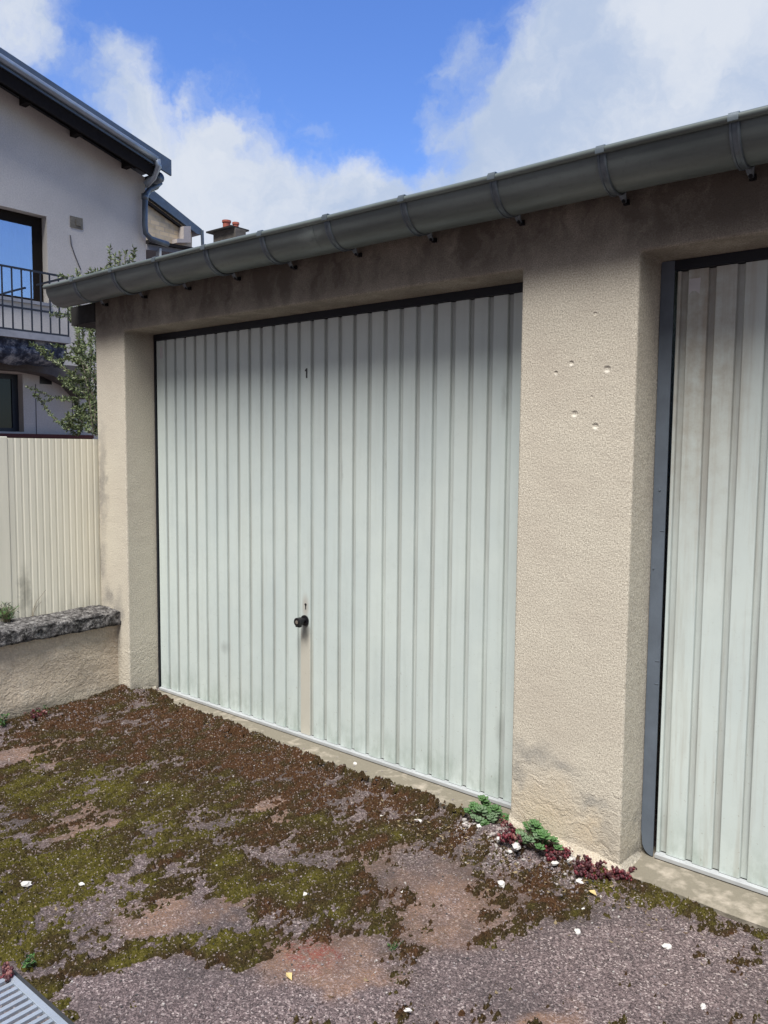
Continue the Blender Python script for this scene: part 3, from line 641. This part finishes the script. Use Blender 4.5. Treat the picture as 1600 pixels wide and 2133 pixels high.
MOSS = [(300, 1560, 330, 110, 8), (120, 1780, 260, 190, 0), (430, 1700, 330, 120, 5), (560, 1600, 230, 70, 18), (620, 1820, 240, 90, 10), (700, 1720, 230, 70, 15), (100, 1900, 150, 90, 0), (900, 1700, 120, 28, 22, .75),
        (350, 1960, 190, 38, -8), (560, 1950, 150, 50, -10), (90, 2040, 90, 60, 30), (130, 2110, 40, 60, 20), (1090, 1880, 120, 80, 0, .85), (960, 1770, 60, 40, 0, .8), (1180, 1830, 80, 40, 0, .8), (820, 1960, 70, 70, 0, .7),
        (1330, 1850, 110, 30, 20), (1480, 1900, 120, 20, 22), (1590, 1940, 70, 16, 22), (200, 1480, 180, 40, -10), (800, 1890, 130, 60, 20, .75), (60, 1640, 120, 60, 0), (700, 1610, 110, 28, 18), (450, 1520, 120, 28, 20)]
BARE = [(460, 1702, 85, 22, -8, .8), (190, 1700, 85, 30, -12), (80, 1560, 100, 22, -8), (230, 1850, 130, 26, -48), (290, 1910, 190, 45, -8), (390, 1890, 130, 34, -6), (620, 1770, 110, 24, 8, .75), (860, 1790, 90, 45, 15), (700, 1655, 60, 14, 5, .8), (560, 1690, 60, 22, 0),
        (900, 1880, 120, 62, 10), (690, 1990, 120, 60, 5), (400, 2060, 300, 75, 0), (60, 1985, 90, 16, 0, .8), (120, 1870, 50, 28, -50, .8), (730, 1700, 70, 16, 10, .7), (310, 1640, 30, 14, 0, .8), (1250, 1960, 220, 60, 0), (1100, 2040, 500, 70, 0), (300, 1460, 60, 9, 0, .6), (230, 1500, 60, 10, 0, .7), (15, 1720, 26, 30, 0)]
RUST = [(190, 1700, 85, 32, -12), (90, 1563, 100, 26, -8), (340, 1890, 80, 32, -6), (570, 1692, 60, 30, 0), (920, 1880, 140, 80, 0, .9), (660, 1985, 110, 65, -10), (700, 2030, 90, 22, -10), (1150, 2120, 80, 30, -20), (790, 1780, 60, 40, 0, .6), (60, 1620, 40, 30, 0, .6), (480, 1870, 50, 16, 0, .7)]
REDM = [(450, 1560, 260, 70, 15), (680, 1640, 130, 40, 15), (560, 1660, 90, 30, 0), (650, 1950, 60, 30, 0), (300, 1500, 180, 40, 0), (1060, 1840, 170, 90, 0, .7), (850, 1700, 160, 40, 20, .7)]
GREENM = [(90, 1850, 170, 130, 0), (330, 1700, 180, 60, -10, .8), (480, 1640, 70, 40, 10, .7), (150, 1640, 150, 50, 0, .8), (100, 2070, 110, 70, 0), (1300, 1850, 100, 22, 20, .8), (330, 1960, 180, 28, -8, .8), (520, 1830, 180, 50, 0, .6)]
moss = pmax(MOSS); bare = pmax(BARE); rust = pmax(RUST, edge=.55); redm = pmax(REDM, edge=.8); grn = pmax(GREENM, edge=.8)
n1 = fbm(GXs, GYs, 26, 9, 4, .65); n2 = fbm(GXs+GYs*.35, GYs*1.5, 9, 13, 3)
n3 = fbm(GXs*2.2, GYs*.9, 34, 71, 3, .7); n4 = fbm(GXs*1.6, GYs*.8, 11, 73, 3, .6)
dens = moss-.8*bare+(n1-.5)*.9+(n2-.5)*.7+(n3-.5)*2.0+(n4-.5)*2.6-.20+(vnoise(GXs*1.3, GYs*.8, 150, 91)-.5)*1.1+(vnoise(GXs, GYs, 70, 93)-.5)*.7
# keep moss off the thresholds except where it creeps onto them
creep = site(740, 1615, 2, 0).y
edge_y = np.interp(GXs, [-.2, .125, .5, .84, 1.2, 1.66, 1.85, 2.18, 2.3, 2.45], [.15, .12, .09, .08, .066, .042, .062, .07, .05, .02])+.03*(fbm(GXs, GXs*0, 5, 21, 3)-.5)*2
edge_y = np.where(GXs > X2, .022, edge_y)
dens = dens-2.*sstep(GYs, edge_y, edge_y+.03)
dens = dens-3.*((GXs > 1.785) & (GYs < -1.512))
hm = sstep(dens, .24, .7)
gz = base_z(GXs, GYs)+(fbm(GXs, GYs, 3, 41, 3)-.5)*.012+(fbm(GXs, GYs, 60, 43, 3)-.5)*.0035
# ground sheet: fine grid in the middle, wide cells out to the horizon
ox0 = -np.array([400, 150, 60, 25, 10, 5, 2.5, 1.2, .7, .45])[:]; ox1 = np.array([3.9, 4.3, 5, 6.5, 9, 15, 30, 70, 160, 400])
oy0 = -np.array([400, 150, 60, 25, 12, 6, 3.5, 2.5, 2.0, 1.85]); oy1 = np.array([.3, .6, 1.2, 2.5, 6, 12, 30, 70, 160, 400])
step = 2
ax_ = np.concatenate([ox0, fx[::step], ox1]); ay_ = np.concatenate([oy0, fy[::step], oy1])
AX, AY = np.meshgrid(ax_, ay_, indexing='ij'); AZ = base_z(AX, AY)
i0, j0 = len(ox0), len(oy0); nxf, nyf = len(fx[::step]), len(fy[::step]); AZ[i0:i0+nxf, j0:j0+nyf] = gz[::step, ::step]
RU = np.zeros_like(AZ); RU[i0:i0+nxf, j0:j0+nyf] = rust[::step, ::step]
def dirt_map():
    d = np.zeros_like(AZ); d[i0:i0+nxf, j0:j0+nyf] = np.clip(moss[::step, ::step]*1.1, 0, 1); return d
DI = dirt_map()
def grid_obj(name, X, Y, Z, attrs, material, keep=None):
    nx_, ny_ = X.shape; me = bpy.data.meshes.new(name); idx = np.arange(nx_*ny_).reshape(nx_, ny_)
    quads = np.stack([idx[:-1, :-1], idx[1:, :-1], idx[1:, 1:], idx[:-1, 1:]], -1).reshape(-1, 4)
    co = np.stack([X, Y, Z], -1).reshape(-1, 3); at = {k_: v_.reshape(-1) for k_, v_ in attrs.items()}
    if keep is not None:
        kq = keep[:-1, :-1] | keep[1:, :-1] | keep[1:, 1:] | keep[:-1, 1:]; quads = quads[kq.reshape(-1)]
        used = np.unique(quads); rm = np.zeros(nx_*ny_, int); rm[used] = np.arange(len(used)); quads = rm[quads]; co = co[used]; at = {k_: v_[used] for k_, v_ in at.items()}
    nf = len(quads); me.vertices.add(len(co)); me.vertices.foreach_set('co', co.astype(np.float32).ravel())
    me.loops.add(nf*4); me.loops.foreach_set('vertex_index', quads.astype(np.int32).ravel()); me.polygons.add(nf)
    me.polygons.foreach_set('loop_start', (np.arange(nf)*4).astype(np.int32)); me.polygons.foreach_set('loop_total', np.full(nf, 4, np.int32)); me.update(calc_edges=True); me.validate()
    me.polygons.foreach_set('use_smooth', np.ones(len(me.polygons), bool))
    for k_, v_ in at.items(): me.attributes.new(k_, 'FLOAT', 'POINT').data.foreach_set('value', v_.astype(np.float32))
    me.materials.append(material); o = bpy.data.objects.new(name, me); COL.objects.link(o); return o
def attr(T, n): return T.node('ShaderNodeAttribute', attribute_name=n).outputs['Fac']
def f_asphalt(T, b):
    p = T.pos(); p2 = T.vmath('MULTIPLY', p, (1, 1, .3)); cell = T.vor(p2, 200, 1); cell2 = T.vor(p2, 420, 1); r = T.xyz(cell)[0]; r2 = T.xyz(cell2)[1]
    c = T.ramp(r, [(0, (.03, .026, .028)), (.22, (.075, .06, .064)), (.55, (.175, .138, .143)), (.80, (.30, .245, .25)), (.92, (.46, .40, .40)), (1, (.78, .72, .70))])
    c = T.mix(.45, c, T.ramp(r2, [(0, (.02, .018, .02)), (.5, (.14, .115, .12)), (1, (.36, .31, .31))]))
    big = T.noise(p, 2.4, 5, .6); c = T.mix(T.math('MULTIPLY', T.rng(big, .46, .64), .6), c, (.06, .056, .06)); c = T.mix(1., c, (.80, .745, .715), 'MULTIPLY')
    ru = T.math('MULTIPLY', attr(T, 'rust'), T.rng(T.noise(p, 14, 4, .6), .3, .6, .35, .9)); c = T.mix(T.math('MULTIPLY', T.math('MULTIPLY', ru, T.rng(r2, .15, .8, 1., .35)), .8), c, (.28, .16, .095))
    red = T.math('MULTIPLY', T.blob(p, tuple(site(650, 1975, 2, -.02)), (.14, .12, .1), .2), T.rng(T.noise(p, 30, 4, .7), .4, .6)); c = T.mix(T.math('MULTIPLY', T.math('MULTIPLY', red, T.rng(r, .1, .8, 1., .3)), .75), c, (.24, .045, .035))
    di = T.math('MULTIPLY', attr(T, 'dirt'), T.rng(T.noise(p, 70, 3, .7), .45, .62, 0., .6)); c = T.mix(di, c, (.055, .04, .022))
    T.put(b.inputs['Base Color'], c); h = T.math('SUBTRACT', T.math('MULTIPLY', T.xyz(cell)[0], .6), T.math('MULTIPLY', T.vor(p2, 170), .9)); T.put(b.inputs['Normal'], T.bump(h, .9, .0035))
M_ASPH = mat('aggregate_asphalt', rough=.92, spec=.2, build=f_asphalt)
gr = grid_obj('ground', AX, AY, AZ, {'rust': RU, 'dirt': DI}, M_ASPH); gr['kind'] = 'structure'
# moss: a lumpy carpet standing a few millimetres proud, with tiny blades
tone = np.clip(.44+.50*grn-.42*redm+(fbm(GXs*1.4, GYs*.8, 12, 51, 4)-.5)*1.7, 0, 1)
cush = sstep(fbm(GXs, GYs, 15, 81, 3, .6), .35, .75)
mh = hm*(.002+.005*cush+.006*fbm(GXs, GYs, 30, 61, 3)+.006*vnoise(GXs, GYs, 90, 63)+.004*RNG.random(GXs.shape))+.0*GXs
lift = sstep(GYs, .012, .05)*((GXs > 0) & (GXs < OW))
mz = gz+(np.maximum(gz, .003)-gz)*lift-.0035+mh*1.15
def f_moss(T, b):
    p = T.pos(); t = attr(T, 'tone'); n = T.noise(p, 150, 4, .7); n2 = T.noise(p, 28, 4, .6)
    tt = T.math('ADD', t, T.math('MULTIPLY', T.math('SUBTRACT', n2, .5), .9), clamp=True)
    c = T.ramp(tt, [(0, (.066, .032, .017)), (.3, (.040, .026, .013)), (.62, (.048, .038, .013)), (1, (.080, .071, .014))])
    c = T.mix(T.rng(n, .34, .54, .85, 0.), c, (.018, .014, .008)); c = T.mix(T.rng(n, .56, .7, 0., .5), c, (.20, .155, .07)); c = T.mix(T.rng(T.xyz(T.vor(p, 230, 1))[0], .94, .96, 0., .7), c, (.27, .22, .205))
    T.put(b.inputs['Base Color'], c); T.put(b.inputs['Normal'], T.bump(n, 1., .004))
M_MOSS = mat('moss', rough=1., spec=.05, build=f_moss)
mo = grid_obj('moss', GXs, GYs, mz, {'tone': tone}, M_MOSS, keep=hm > .02)
# blades joined into the moss object
nb_ = 70000; ii = RNG.integers(0, GXs.shape[0], nb_*2); jj = RNG.integers(0, GXs.shape[1], nb_*2); ok = RNG.random(nb_*2) < hm[ii, jj]*.9; ii, jj = ii[ok][:nb_], jj[ok][:nb_]; nb_ = len(ii)
bx = fx[ii]+RNG.uniform(-.002, .002, nb_); by = fy[jj]+RNG.uniform(-.002, .002, nb_); bz = mz[ii, jj]-.001; an = RNG.uniform(0, 2*np.pi, nb_); hh = RNG.uniform(.004, .0095, nb_); wd = RNG.uniform(.0008, .0018, nb_); tl = RNG.uniform(-.004, .004, (nb_, 2))
co = np.zeros((nb_, 3, 3)); co[:, 0] = np.stack([bx-np.cos(an)*wd, by-np.sin(an)*wd, bz], -1); co[:, 1] = np.stack([bx+np.cos(an)*wd, by+np.sin(an)*wd, bz], -1); co[:, 2] = np.stack([bx+tl[:, 0], by+tl[:, 1], bz+hh], -1)
me = bpy.data.meshes.new('blades'); me.vertices.add(nb_*3); me.vertices.foreach_set('co', co.astype(np.float32).ravel()); me.loops.add(nb_*3); me.loops.foreach_set('vertex_index', np.arange(nb_*3, dtype=np.int32)); me.polygons.add(nb_)
me.polygons.foreach_set('loop_start', (np.arange(nb_)*3).astype(np.int32)); me.polygons.foreach_set('loop_total', np.full(nb_, 3, np.int32)); me.update(calc_edges=True)
me.attributes.new('tone', 'FLOAT', 'POINT').data.foreach_set('value', np.repeat(np.clip(tone[ii, jj]+.12, 0, 1), 3).astype(np.float32)); me.materials.append(M_MOSS)
mb_ = bpy.data.objects.new('moss_blades', me); COL.objects.link(mb_); mb_.parent = mo; mb_['kind'] = 'stuff'
tag(mo, 'brown and olive green moss creeping over the asphalt', 'moss', kind='stuff')

# loose gravel and grit: one object
def stones(n, rmin, rmax, pick, name, mats, label):
    b = MB()
    for _ in range(n):
        x, y = pick(); i = int((x-fx[0])/fine); j = int((y-fy[0])/fine)
        if not (0 <= i < len(fx) and 0 <= j < len(fy)): continue
        z = max(gz[i, j], mz[i, j]); r = rmin+(rmax-rmin)*random.random()**3
        if y > -.003 and (X0 < x < .003 or OW < x < X2): continue
        b.lump((x, y, z+r*.3), (r, r*random.uniform(.6, 1), r*random.uniform(.45, .8)), 5, 3, random.choices(range(len(mats)), [5, 4, 2, 3][:len(mats)])[0], .25, Matrix.Rotation(random.random()*6.3, 3, 'Z'))
    return tag(b.build(name, mats, None), label, 'gravel', kind='stuff')
MG = [soft('grit_grey', (.24, .21, .215), .9, 0, .3, 200), soft('grit_pink', (.33, .27, .26), .9, 0, .3, 200), soft('grit_white', (.40, .37, .345), .8, 0, .2, 200), soft('grit_dark', (.06, .055, .055), .9, 0, .3, 200)]
def pick_any(): return random.uniform(-.1, 3.6), -1.75+1.85*random.random()
def pick_near():
    a = random.random(); 
    if a < .5: return random.gauss(2.62, .22), -.06-abs(random.gauss(0, .07))
    if a < .75: return random.uniform(-.05, 2.4), .03+random.gauss(0, .05)
    return -.04+abs(random.gauss(0, .06)), random.uniform(-1, 0)
stones(8500, .0011, .0048, pick_any, 'gravel', MG, 'fine pinkish grey grit strewn over the asphalt')
def pick_heap():
    u, v, a_, b_ = random.choice([(1065, 1768, 30, 16), (1180, 1782, 35, 18), (1040, 1748, 18, 12), (985, 1720, 30, 10)]); p = site(u+random.gauss(0, .5)*a_, v+random.gauss(0, .5)*b_, 2, .0); return p.x, min(p.y, -.01)
stones(900, .002, .007, pick_near, 'rubble_crumbs', MG, 'crumbled mortar crumbs at the foot of the garage wall')
stones(500, .003, .010, pick_heap, 'rubble_heap', MG[2:3]+MG[1:2], 'pale rubble heaped beside the succulents at the pier')

# white stones, each a thing
random.seed(404); b = MB(); ML = [soft('litter_brown', (.10, .06, .03), .9, 0, .3, 90), soft('litter_straw', (.26, .20, .11), .9, 0, .3, 90)]
for _ in range(1500):
    if random.random() < .6: x, y = random.gauss(2.55, .35), -.05-abs(random.gauss(0, .1))
    elif random.random() < .5: x, y = random.uniform(-.05, 2.4), .06-abs(random.gauss(0, .12))
    else: x, y = random.uniform(-.08, 3.4), random.uniform(-1.5, 0)
    i = int((x-fx[0])/fine); j = int((y-fy[0])/fine)
    if not (0 <= i < len(fx) and 0 <= j < len(fy)): continue
    z = max(gz[i, j], mz[i, j])+.002; a = random.random()*6.28; L = random.uniform(.006, .022)
    b.leaf((x, y, z), (math.cos(a), math.sin(a), random.uniform(0, .35)), L, L*random.choice((.08, .12, .5)), random.randint(0, 1), nrm=(0, 0, 1))
tag(b.build('litter', ML), 'dry leaf and stalk litter gathered on moss and along the wall', 'litter', kind='stuff')
M_WHITE = soft('white_stone', (.66, .64, .60), .8, 0, .15, 60, .5, .004)
def gpt(u, v):
    p = site(u, v, 2, -.03)
    for _ in range(3):
        i = int(np.clip((p.x-fx[0])/fine, 0, len(fx)-1)); j = int(np.clip((p.y-fy[0])/fine, 0, len(fy)-1)); p = site(u, v, 2, float(max(gz[i, j], mz[i, j])))
    return p
WS = [(870, 1712, .016, 'white flat chip of stone lying in brown moss left of the left succulent'), (1045, 1843, .017, 'lone white stone in brown moss below the right succulent'),
      (1207, 1838, .016, 'white stone at the left end of the green moss strip by the pier'), (1203, 1942, .012, 'small white stone on bare asphalt below the dark moss patch'),
      (1388, 1973, .014, 'round white stone alone on the open asphalt at the right'), (635, 1864, .011, 'small white stone in the middle of the moss left of the rust stains'),
      (1155, 1800, .013, 'white stone lowest in the pale rubble heap by the pier'), (1185, 1792, .016, 'chunky white stone at the right end of the pale rubble heap'),
      (1172, 1775, .012, 'white stone on top of the pale rubble heap by the pier'), (1075, 1765, .020, 'large white mortar chunk just left of the right succulent'),
      (1040, 1748, .014, 'long white mortar piece between the two succulents'), (1062, 1775, .010, 'small white crumb below the large mortar chunk'),
      (968, 1718, .012, 'white chip directly under the left succulent on its left side'), (998, 1722, .013, 'white chip directly under the left succulent on its right side'),
      (740, 1592, .012, 'white stone lying on the threshold of the left door'), (1230, 1780, .008, 'tiny white stone among the dark red stonecrop'), (795, 1702, .010, 'white chip in moss between the threshold and the rust stain'),
      (170, 1843, .010, 'tiny white stone in green moss at the left'), (55, 1843, .017, 'pale stone standing in green moss near the left edge of the photo'), (850, 2105, .009, 'tiny white stone on asphalt near the bottom centre'),
      (1465, 2098, .009, 'tiny white stone on asphalt near the bottom right corner'), (840, 1860, .009, 'tiny white stone at the upper edge of the orange rust stain'), (1215, 1896, .009, 'small white stone on the right rim of the dark moss patch'), (310, 1632, .012, 'pale stone half sunk in moss in the middle of the left patch')]
for (u, v, r, lab) in WS:
    b = MB(); p = gpt(u, v); b.lump((p.x, p.y, p.z+r*.2), (r*1.1, r*.75, r*.5), 8, 5, 0, .3, Matrix.Rotation(random.random()*6, 3, 'Z')); o = b.build('white_stone', M_WHITE); tag(o, lab, 'stone', 'white stones scattered on the ground')
M_YEL = soft('yellow_leaf', (.62, .48, .22), .7, 0, .3, 120)
for (u, v, lab) in ((603, 2036, 'small curled yellow leaf on the asphalt near the red rust stain'), (1235, 1862, 'small yellowish leaf in the moss just right of the pier stones')):
    p = gpt(u, v); b = MB(); b.add([(p.x-.018, p.y+.004, p.z+.004), (p.x-.004, p.y-.009, p.z+.008), (p.x+.018, p.y-.008, p.z+.004), (p.x+.003, p.y+.007, p.z+.012)], [(0, 1, 2, 3)]); o = b.build('fallen_leaf', M_YEL); o.modifiers.new('t', 'SOLIDIFY').thickness = .001; tag(o, lab, 'leaf')

# ================================================================== drain grate
dg = thing('drain_grate', (2.6, -1.6, -.02), 'pale galvanised slotted drain grate at the edge of the moss', 'drain')
M_GRATE = soft('galvanised_grate', (.50, .56, .62), .42, .5, .25, 30)
zt = float(base_z(np.array(2.0), np.array(-1.6)))+.010
b = MB(); GX, GYA, GYB = 1.80, -1.525, -1.665
b.box((GX, GYA-.018, zt-.02), (3.6, GYA, zt)); b.box((GX, GYB, zt-.02), (3.6, GYB+.018, zt)); b.box((GX, GYB+.018, zt-.02), (GX+.016, GYA-.018, zt))
x = GX+.030; 
while x < 3.58: b.box((x, GYB+.018, zt-.018), (x+.0135, GYA-.018, zt-.0015)); x += .0268
b.build('grating', M_GRATE, dg, bevel=.0012)
b = MB(); b.box((GX-.012, GYB-.012, zt-.03), (3.62, GYB-.001, zt-.003)); b.box((GX-.012, GYA+.001, zt-.03), (3.62, GYA+.012, zt-.003)); b.box((GX-.012, GYB-.001, zt-.024), (3.62, GYA+.001, zt-.0205)); b.build('channel', soft('channel_dark', (.03, .032, .035), .8), dg)

# ================================================================== plants
M_GREEN = [soft('succulent_green', (.085, .185, .055), .6, 0, .35, 60), soft('succulent_grey_green', (.15, .235, .12), .6, 0, .35, 60)]
M_RED = [soft('stonecrop_red', (.17, .024, .036), .5, 0, .4, 90), soft('stonecrop_dark', (.075, .02, .025), .6, 0, .4, 90), soft('stonecrop_pink', (.22, .09, .08), .6, 0, .3, 90)]
M_WEED = [soft('weed_green', (.075, .18, .035), .7, 0, .35, 60), soft('weed_dark', (.035, .085, .03), .7, 0, .35, 60)]
M_STEM = soft('dry_stem', (.22, .17, .11), .8)
def rosette(b, c, r, nl, mi):
    for k_ in range(nl):
        t = k_/nl; a = k_*2.4; el = math.radians(15+70*t); d = Vector((math.cos(a)*math.cos(el), math.sin(a)*math.cos(el), math.sin(el)))
        L = r*(1-.45*t); s1 = Vector((-math.sin(a), math.cos(a), 0)); up = d.cross(s1)
        Mx = Matrix((s1, d, -up)).transposed() if up.z < 0 else Matrix((-s1, d, up)).transposed()
        b.lump(Vector(c)+d*L*.55, (L*.38, L*.52, L*.14), 7, 5, mi, .05, Mx)
def succulent(u, v, R0, n, label, seed):
    random.seed(seed); p = gpt(u, v); t = thing('succulent', p, label, 'plant', 'succulents at the foot of the pier')
    b = MB(); s_ = MB()
    for i in range(n):
        a = random.random()*6.28; rr = R0*math.sqrt(random.random()); x = p.x+rr*math.cos(a)*1.1; y = min(p.y+rr*math.sin(a)*.8, -.03 if OW-.05 < x else .3); z = p.z+.012+.06*(1-(rr/R0)**2)*random.uniform(.3, 1.3)
        rosette(b, (x, y, z), random.uniform(.018, .032), 12, random.choice((0, 0, 1))); s_.tube([(p.x+(x-p.x)*.3, p.y+(y-p.y)*.3, p.z-.01), (x, y, z)], .0025, 5)
    o = b.build('leaf_rosettes', M_GREEN, t, smooth=True); s_.build('stem', M_STEM, t)
succulent(1012, 1712, .075, 26, 'bushy green succulent in front of the left door by the pier', 3)
succulent(1122, 1762, .075, 24, 'green rosette succulent against the foot of the middle pier', 5)
def stonecrop(spots, n, label, seed):
    random.seed(seed); c = gpt(*spots[0][:2]); b = MB()
    for i in range(n):
        u, v, ru, rv = random.choice(spots); a = random.random()*6.28; q_ = math.sqrt(random.random()); p = gpt(u+ru*q_*math.cos(a), v+rv*q_*math.sin(a)); r = random.uniform(.003, .0065); y = min(p.y, -.02 if OW-.02 < p.x < X2+.02 else .4)
        z = p.z+random.random()**2*.03; mi = random.choices((0, 1, 2), (3, 6, 2))[0]
        for k_ in range(3): b.lump((p.x+random.gauss(0, .004), y+random.gauss(0, .003), z+random.gauss(0, .003)), (r, r*.8, r*1.1), 5, 4, mi, .2)
    return tag(b.build('stonecrop', M_RED, None, smooth=True), label, 'plant', 'patches of red stonecrop')
stonecrop([(1255, 1812, 62, 20), (1300, 1822, 22, 10)], 360, 'wide dark red stonecrop patch at the right foot of the pier', 1)
stonecrop([(1058, 1735, 20, 22), (1078, 1720, 18, 14), (1080, 1752, 14, 10)], 260, 'red stonecrop growing between the two succulents', 2)
stonecrop([(1165, 1778, 30, 16), (1180, 1760, 16, 16)], 240, 'red stonecrop to the right under the right succulent', 3)
stonecrop([(62, 1487, 40, 8)], 130, 'small red stonecrop at the foot of the low garden wall', 4)
stonecrop([(16, 2038, 10, 10)], 50, 'tiny red stonecrop beside the corner of the drain grate', 5)
def weed(p, n, h, label, seed, leafw=.010, leafL=.02, mats=M_WEED, spread=.6, name='weed', cat='weed', leaves=7):
    random.seed(seed); t = thing(name, p, label, cat); b = MB(); s_ = MB(); p = Vector(p)
    for i in range(n):
        d = Vector((random.gauss(0, spread), random.gauss(0, spread), 1)).normalized(); L = h*random.uniform(.5, 1); pts = [p+Vector((random.gauss(0, .008), random.gauss(0, .008), 0))]
        for k_ in range(4): d = (d+Vector((random.gauss(0, .15), random.gauss(0, .15), -.05))).normalized(); pts.append(pts[-1]+d*L/4)
        s_.tube(pts, .0014, 4, taper=.5)
        for k_ in range(leaves):
            q_ = random.uniform(.2, 1)*4; j = min(3, int(q_)); c_ = pts[j].lerp(pts[j+1], q_-j); ld = Vector((random.gauss(0, 1), random.gauss(0, 1), random.gauss(.3, .6))).normalized(); b.leaf(c_, ld, leafL*random.uniform(.6, 1.2), leafw*random.uniform(.7, 1.2), random.randint(0, len(mats)-1))
    b.build('foliage', mats, t); s_.build('stem', M_STEM, t)
def wpt(u, v): p = gpt(u, v); return (max(p.x, -.07), p.y, p.z)
weed(wpt(62, 1482), 12, .10, 'leafy green weed at the foot of the low garden wall', 11)
weed(wpt(4, 1512), 10, .06, 'bright green weed at the left edge below the garden wall', 12)
weed(wpt(243, 1434), 8, .06, 'small dark weed where the garden wall meets the pier', 13)
weed(gpt(50, 2012), 9, .035, 'low pale green weed growing above the drain grate', 14, .008, .014)
weed(gpt(820, 1975), 12, .02, 'sparse flat green weed in the moss at the lower middle', 15, .003, .01)
cp = site(15, 1290, 2, .49)
weed((-.27, cp.y-.02, .485), 60, .11, 'green grass tuft growing on the coping by the fence post', 16, .004, .035, spread=.45, name='grass_tuft', cat='grass', leaves=5)
M_DRY = [soft('dry_seed', (.16, .12, .09), .9)]
for (u, v, lab, sd_, hh_) in ((184, 1262, 'thin dry weed stalk on the coping near the pier', 21, .085), (72, 1285, 'tall thin dry stalks on the coping beside the grass tuft', 22, .19), (113, 1272, 'short dry sprig on the coping between the other stalks', 23, .05)):
    p = site(u, v, 2, .49); weed((min(p.x, -.285), p.y, .488), 2, hh_, lab, sd_, .003, .005, M_DRY, .18, 'dry_stalk', 'weed', 12)
random.seed(31); pf = (2.6, -.045, .03); weed(pf, 5, .2, 'thin dry grass blades leaning against the middle pier', 24, .0015, .012, M_DRY, .35, 'dry_grass', 'grass', 2)

# olive-leaved shrub behind the fence
random.seed(77)
sp_ = Vector((-1.35, .95, -.05)); sb = thing('shrub', sp_, 'grey green shrub with arching twigs behind the cream fence', 'shrub')
M_OL = [soft('olive_leaf', (.15, .195, .065), .6, 0, .3, 30), soft('olive_leaf_dark', (.08, .115, .045), .6, 0, .3, 30), soft('olive_leaf_pale', (.27, .32, .16), .6, 0, .3, 30)]
br_ = MB(); lv = MB()
def twig(pts, r, dens_, Ls=.035):
    P = [Vector(p) for p in pts]; sm_ = []
    for i in range(len(P)-1):
        for t in (0, .33, .66): sm_.append(P[i].lerp(P[i+1], t)+Vector((random.gauss(0, .006), random.gauss(0, .006), random.gauss(0, .006))))
    sm_.append(P[-1]); br_.tube(sm_, r, 5, taper=.35)
    for i in range(len(sm_)-1):
        L = (sm_[i+1]-sm_[i]).length; d = (sm_[i+1]-sm_[i]).normalized(); n = int(L*dens_*(1.9 if dens_ < 175 else 1.2))+1
        for _ in range(n):
            c_ = sm_[i].lerp(sm_[i+1], random.random()); ld = (d*.7+Vector((random.gauss(0, .8), random.gauss(0, .8), random.gauss(0, .8)))).normalized(); lv.leaf(c_, ld, Ls*random.uniform(.6, 1.2), Ls*.34, random.choices((0, 1, 2), (5, 4, 2))[0])
def T_(u, v, y=.95): return site(u, v, 1, y)
root_ = T_(215, 960)
twig([sp_, (-1.3, .95, .6), root_], .022, 0)
twig([sp_, (-1.25, 1.0, .8), T_(230, 860, 1.05)], .02, 0)
main = [([(200, 905), (190, 850), (178, 780), (165, 720), (162, 660), (165, 610), (160, 560)], 120), ([(205, 900), (200, 830), (196, 760), (185, 690), (182, 640)], 150), ([(195, 850), (170, 800), (130, 762), (95, 740), (78, 722)], 150),
        ([(200, 870), (180, 830), (150, 805), (138, 800)], 160), ([(200, 905), (180, 890), (140, 890), (110, 870), (88, 838)], 120), ([(198, 800), (175, 760), (140, 745), (115, 752)], 110), ([(210, 900), (190, 880), (170, 862), (160, 850)], 160),
        ([(215, 880), (205, 760), (195, 700)], 170), ([(205, 850), (185, 800), (170, 770)], 170), ([(190, 900), (175, 885), (165, 905)], 160), ([(165, 700), (150, 665), (145, 640)], 110), ([(230, 860), (235, 700), (232, 600), (228, 515)], 160), ([(232, 700), (246, 600), (250, 524)], 160),
        ([(240, 700), (258, 600), (262, 522)], 180), ([(245, 700), (272, 600), (280, 515)], 160), ([(165, 640), (178, 600), (182, 568)], 120), ([(200, 640), (192, 600), (190, 560)], 120), ([(230, 640), (238, 590), (240, 530)], 140), ([(262, 640), (268, 600), (270, 535)], 140), ([(205, 880), (180, 760), (172, 680), (178, 640)], 170), ([(195, 900), (185, 820), (192, 740), (188, 690)], 170), ([(200, 900), (196, 860), (180, 845), (172, 880)], 170), ([(190, 780), (160, 740), (165, 700)], 170)]
for pts, dn in main:
    yy = .95+random.uniform(-.25, .3); pw = [T_(u, v, yy+.12*i/len(pts)) for i, (u, v) in enumerate(pts)]; twig(pw, .006, dn)
    up_ = pts[-1][1] < 570
    for _ in range(1 if up_ else 4):
        k_ = random.randrange(1, max(2, len(pw)-(2 if up_ else 0))); q_ = pw[k_]; twig([q_, q_+Vector((random.gauss(0, .05), random.gauss(0, .08), random.uniform(.02, .08))), q_+Vector((random.gauss(0, .08), random.gauss(0, .12), random.uniform(.04, .13)))], .003, dn)
br_.build('twigs', soft('bark', (.12, .10, .08), .9), sb); lv.build('foliage', M_OL, sb)
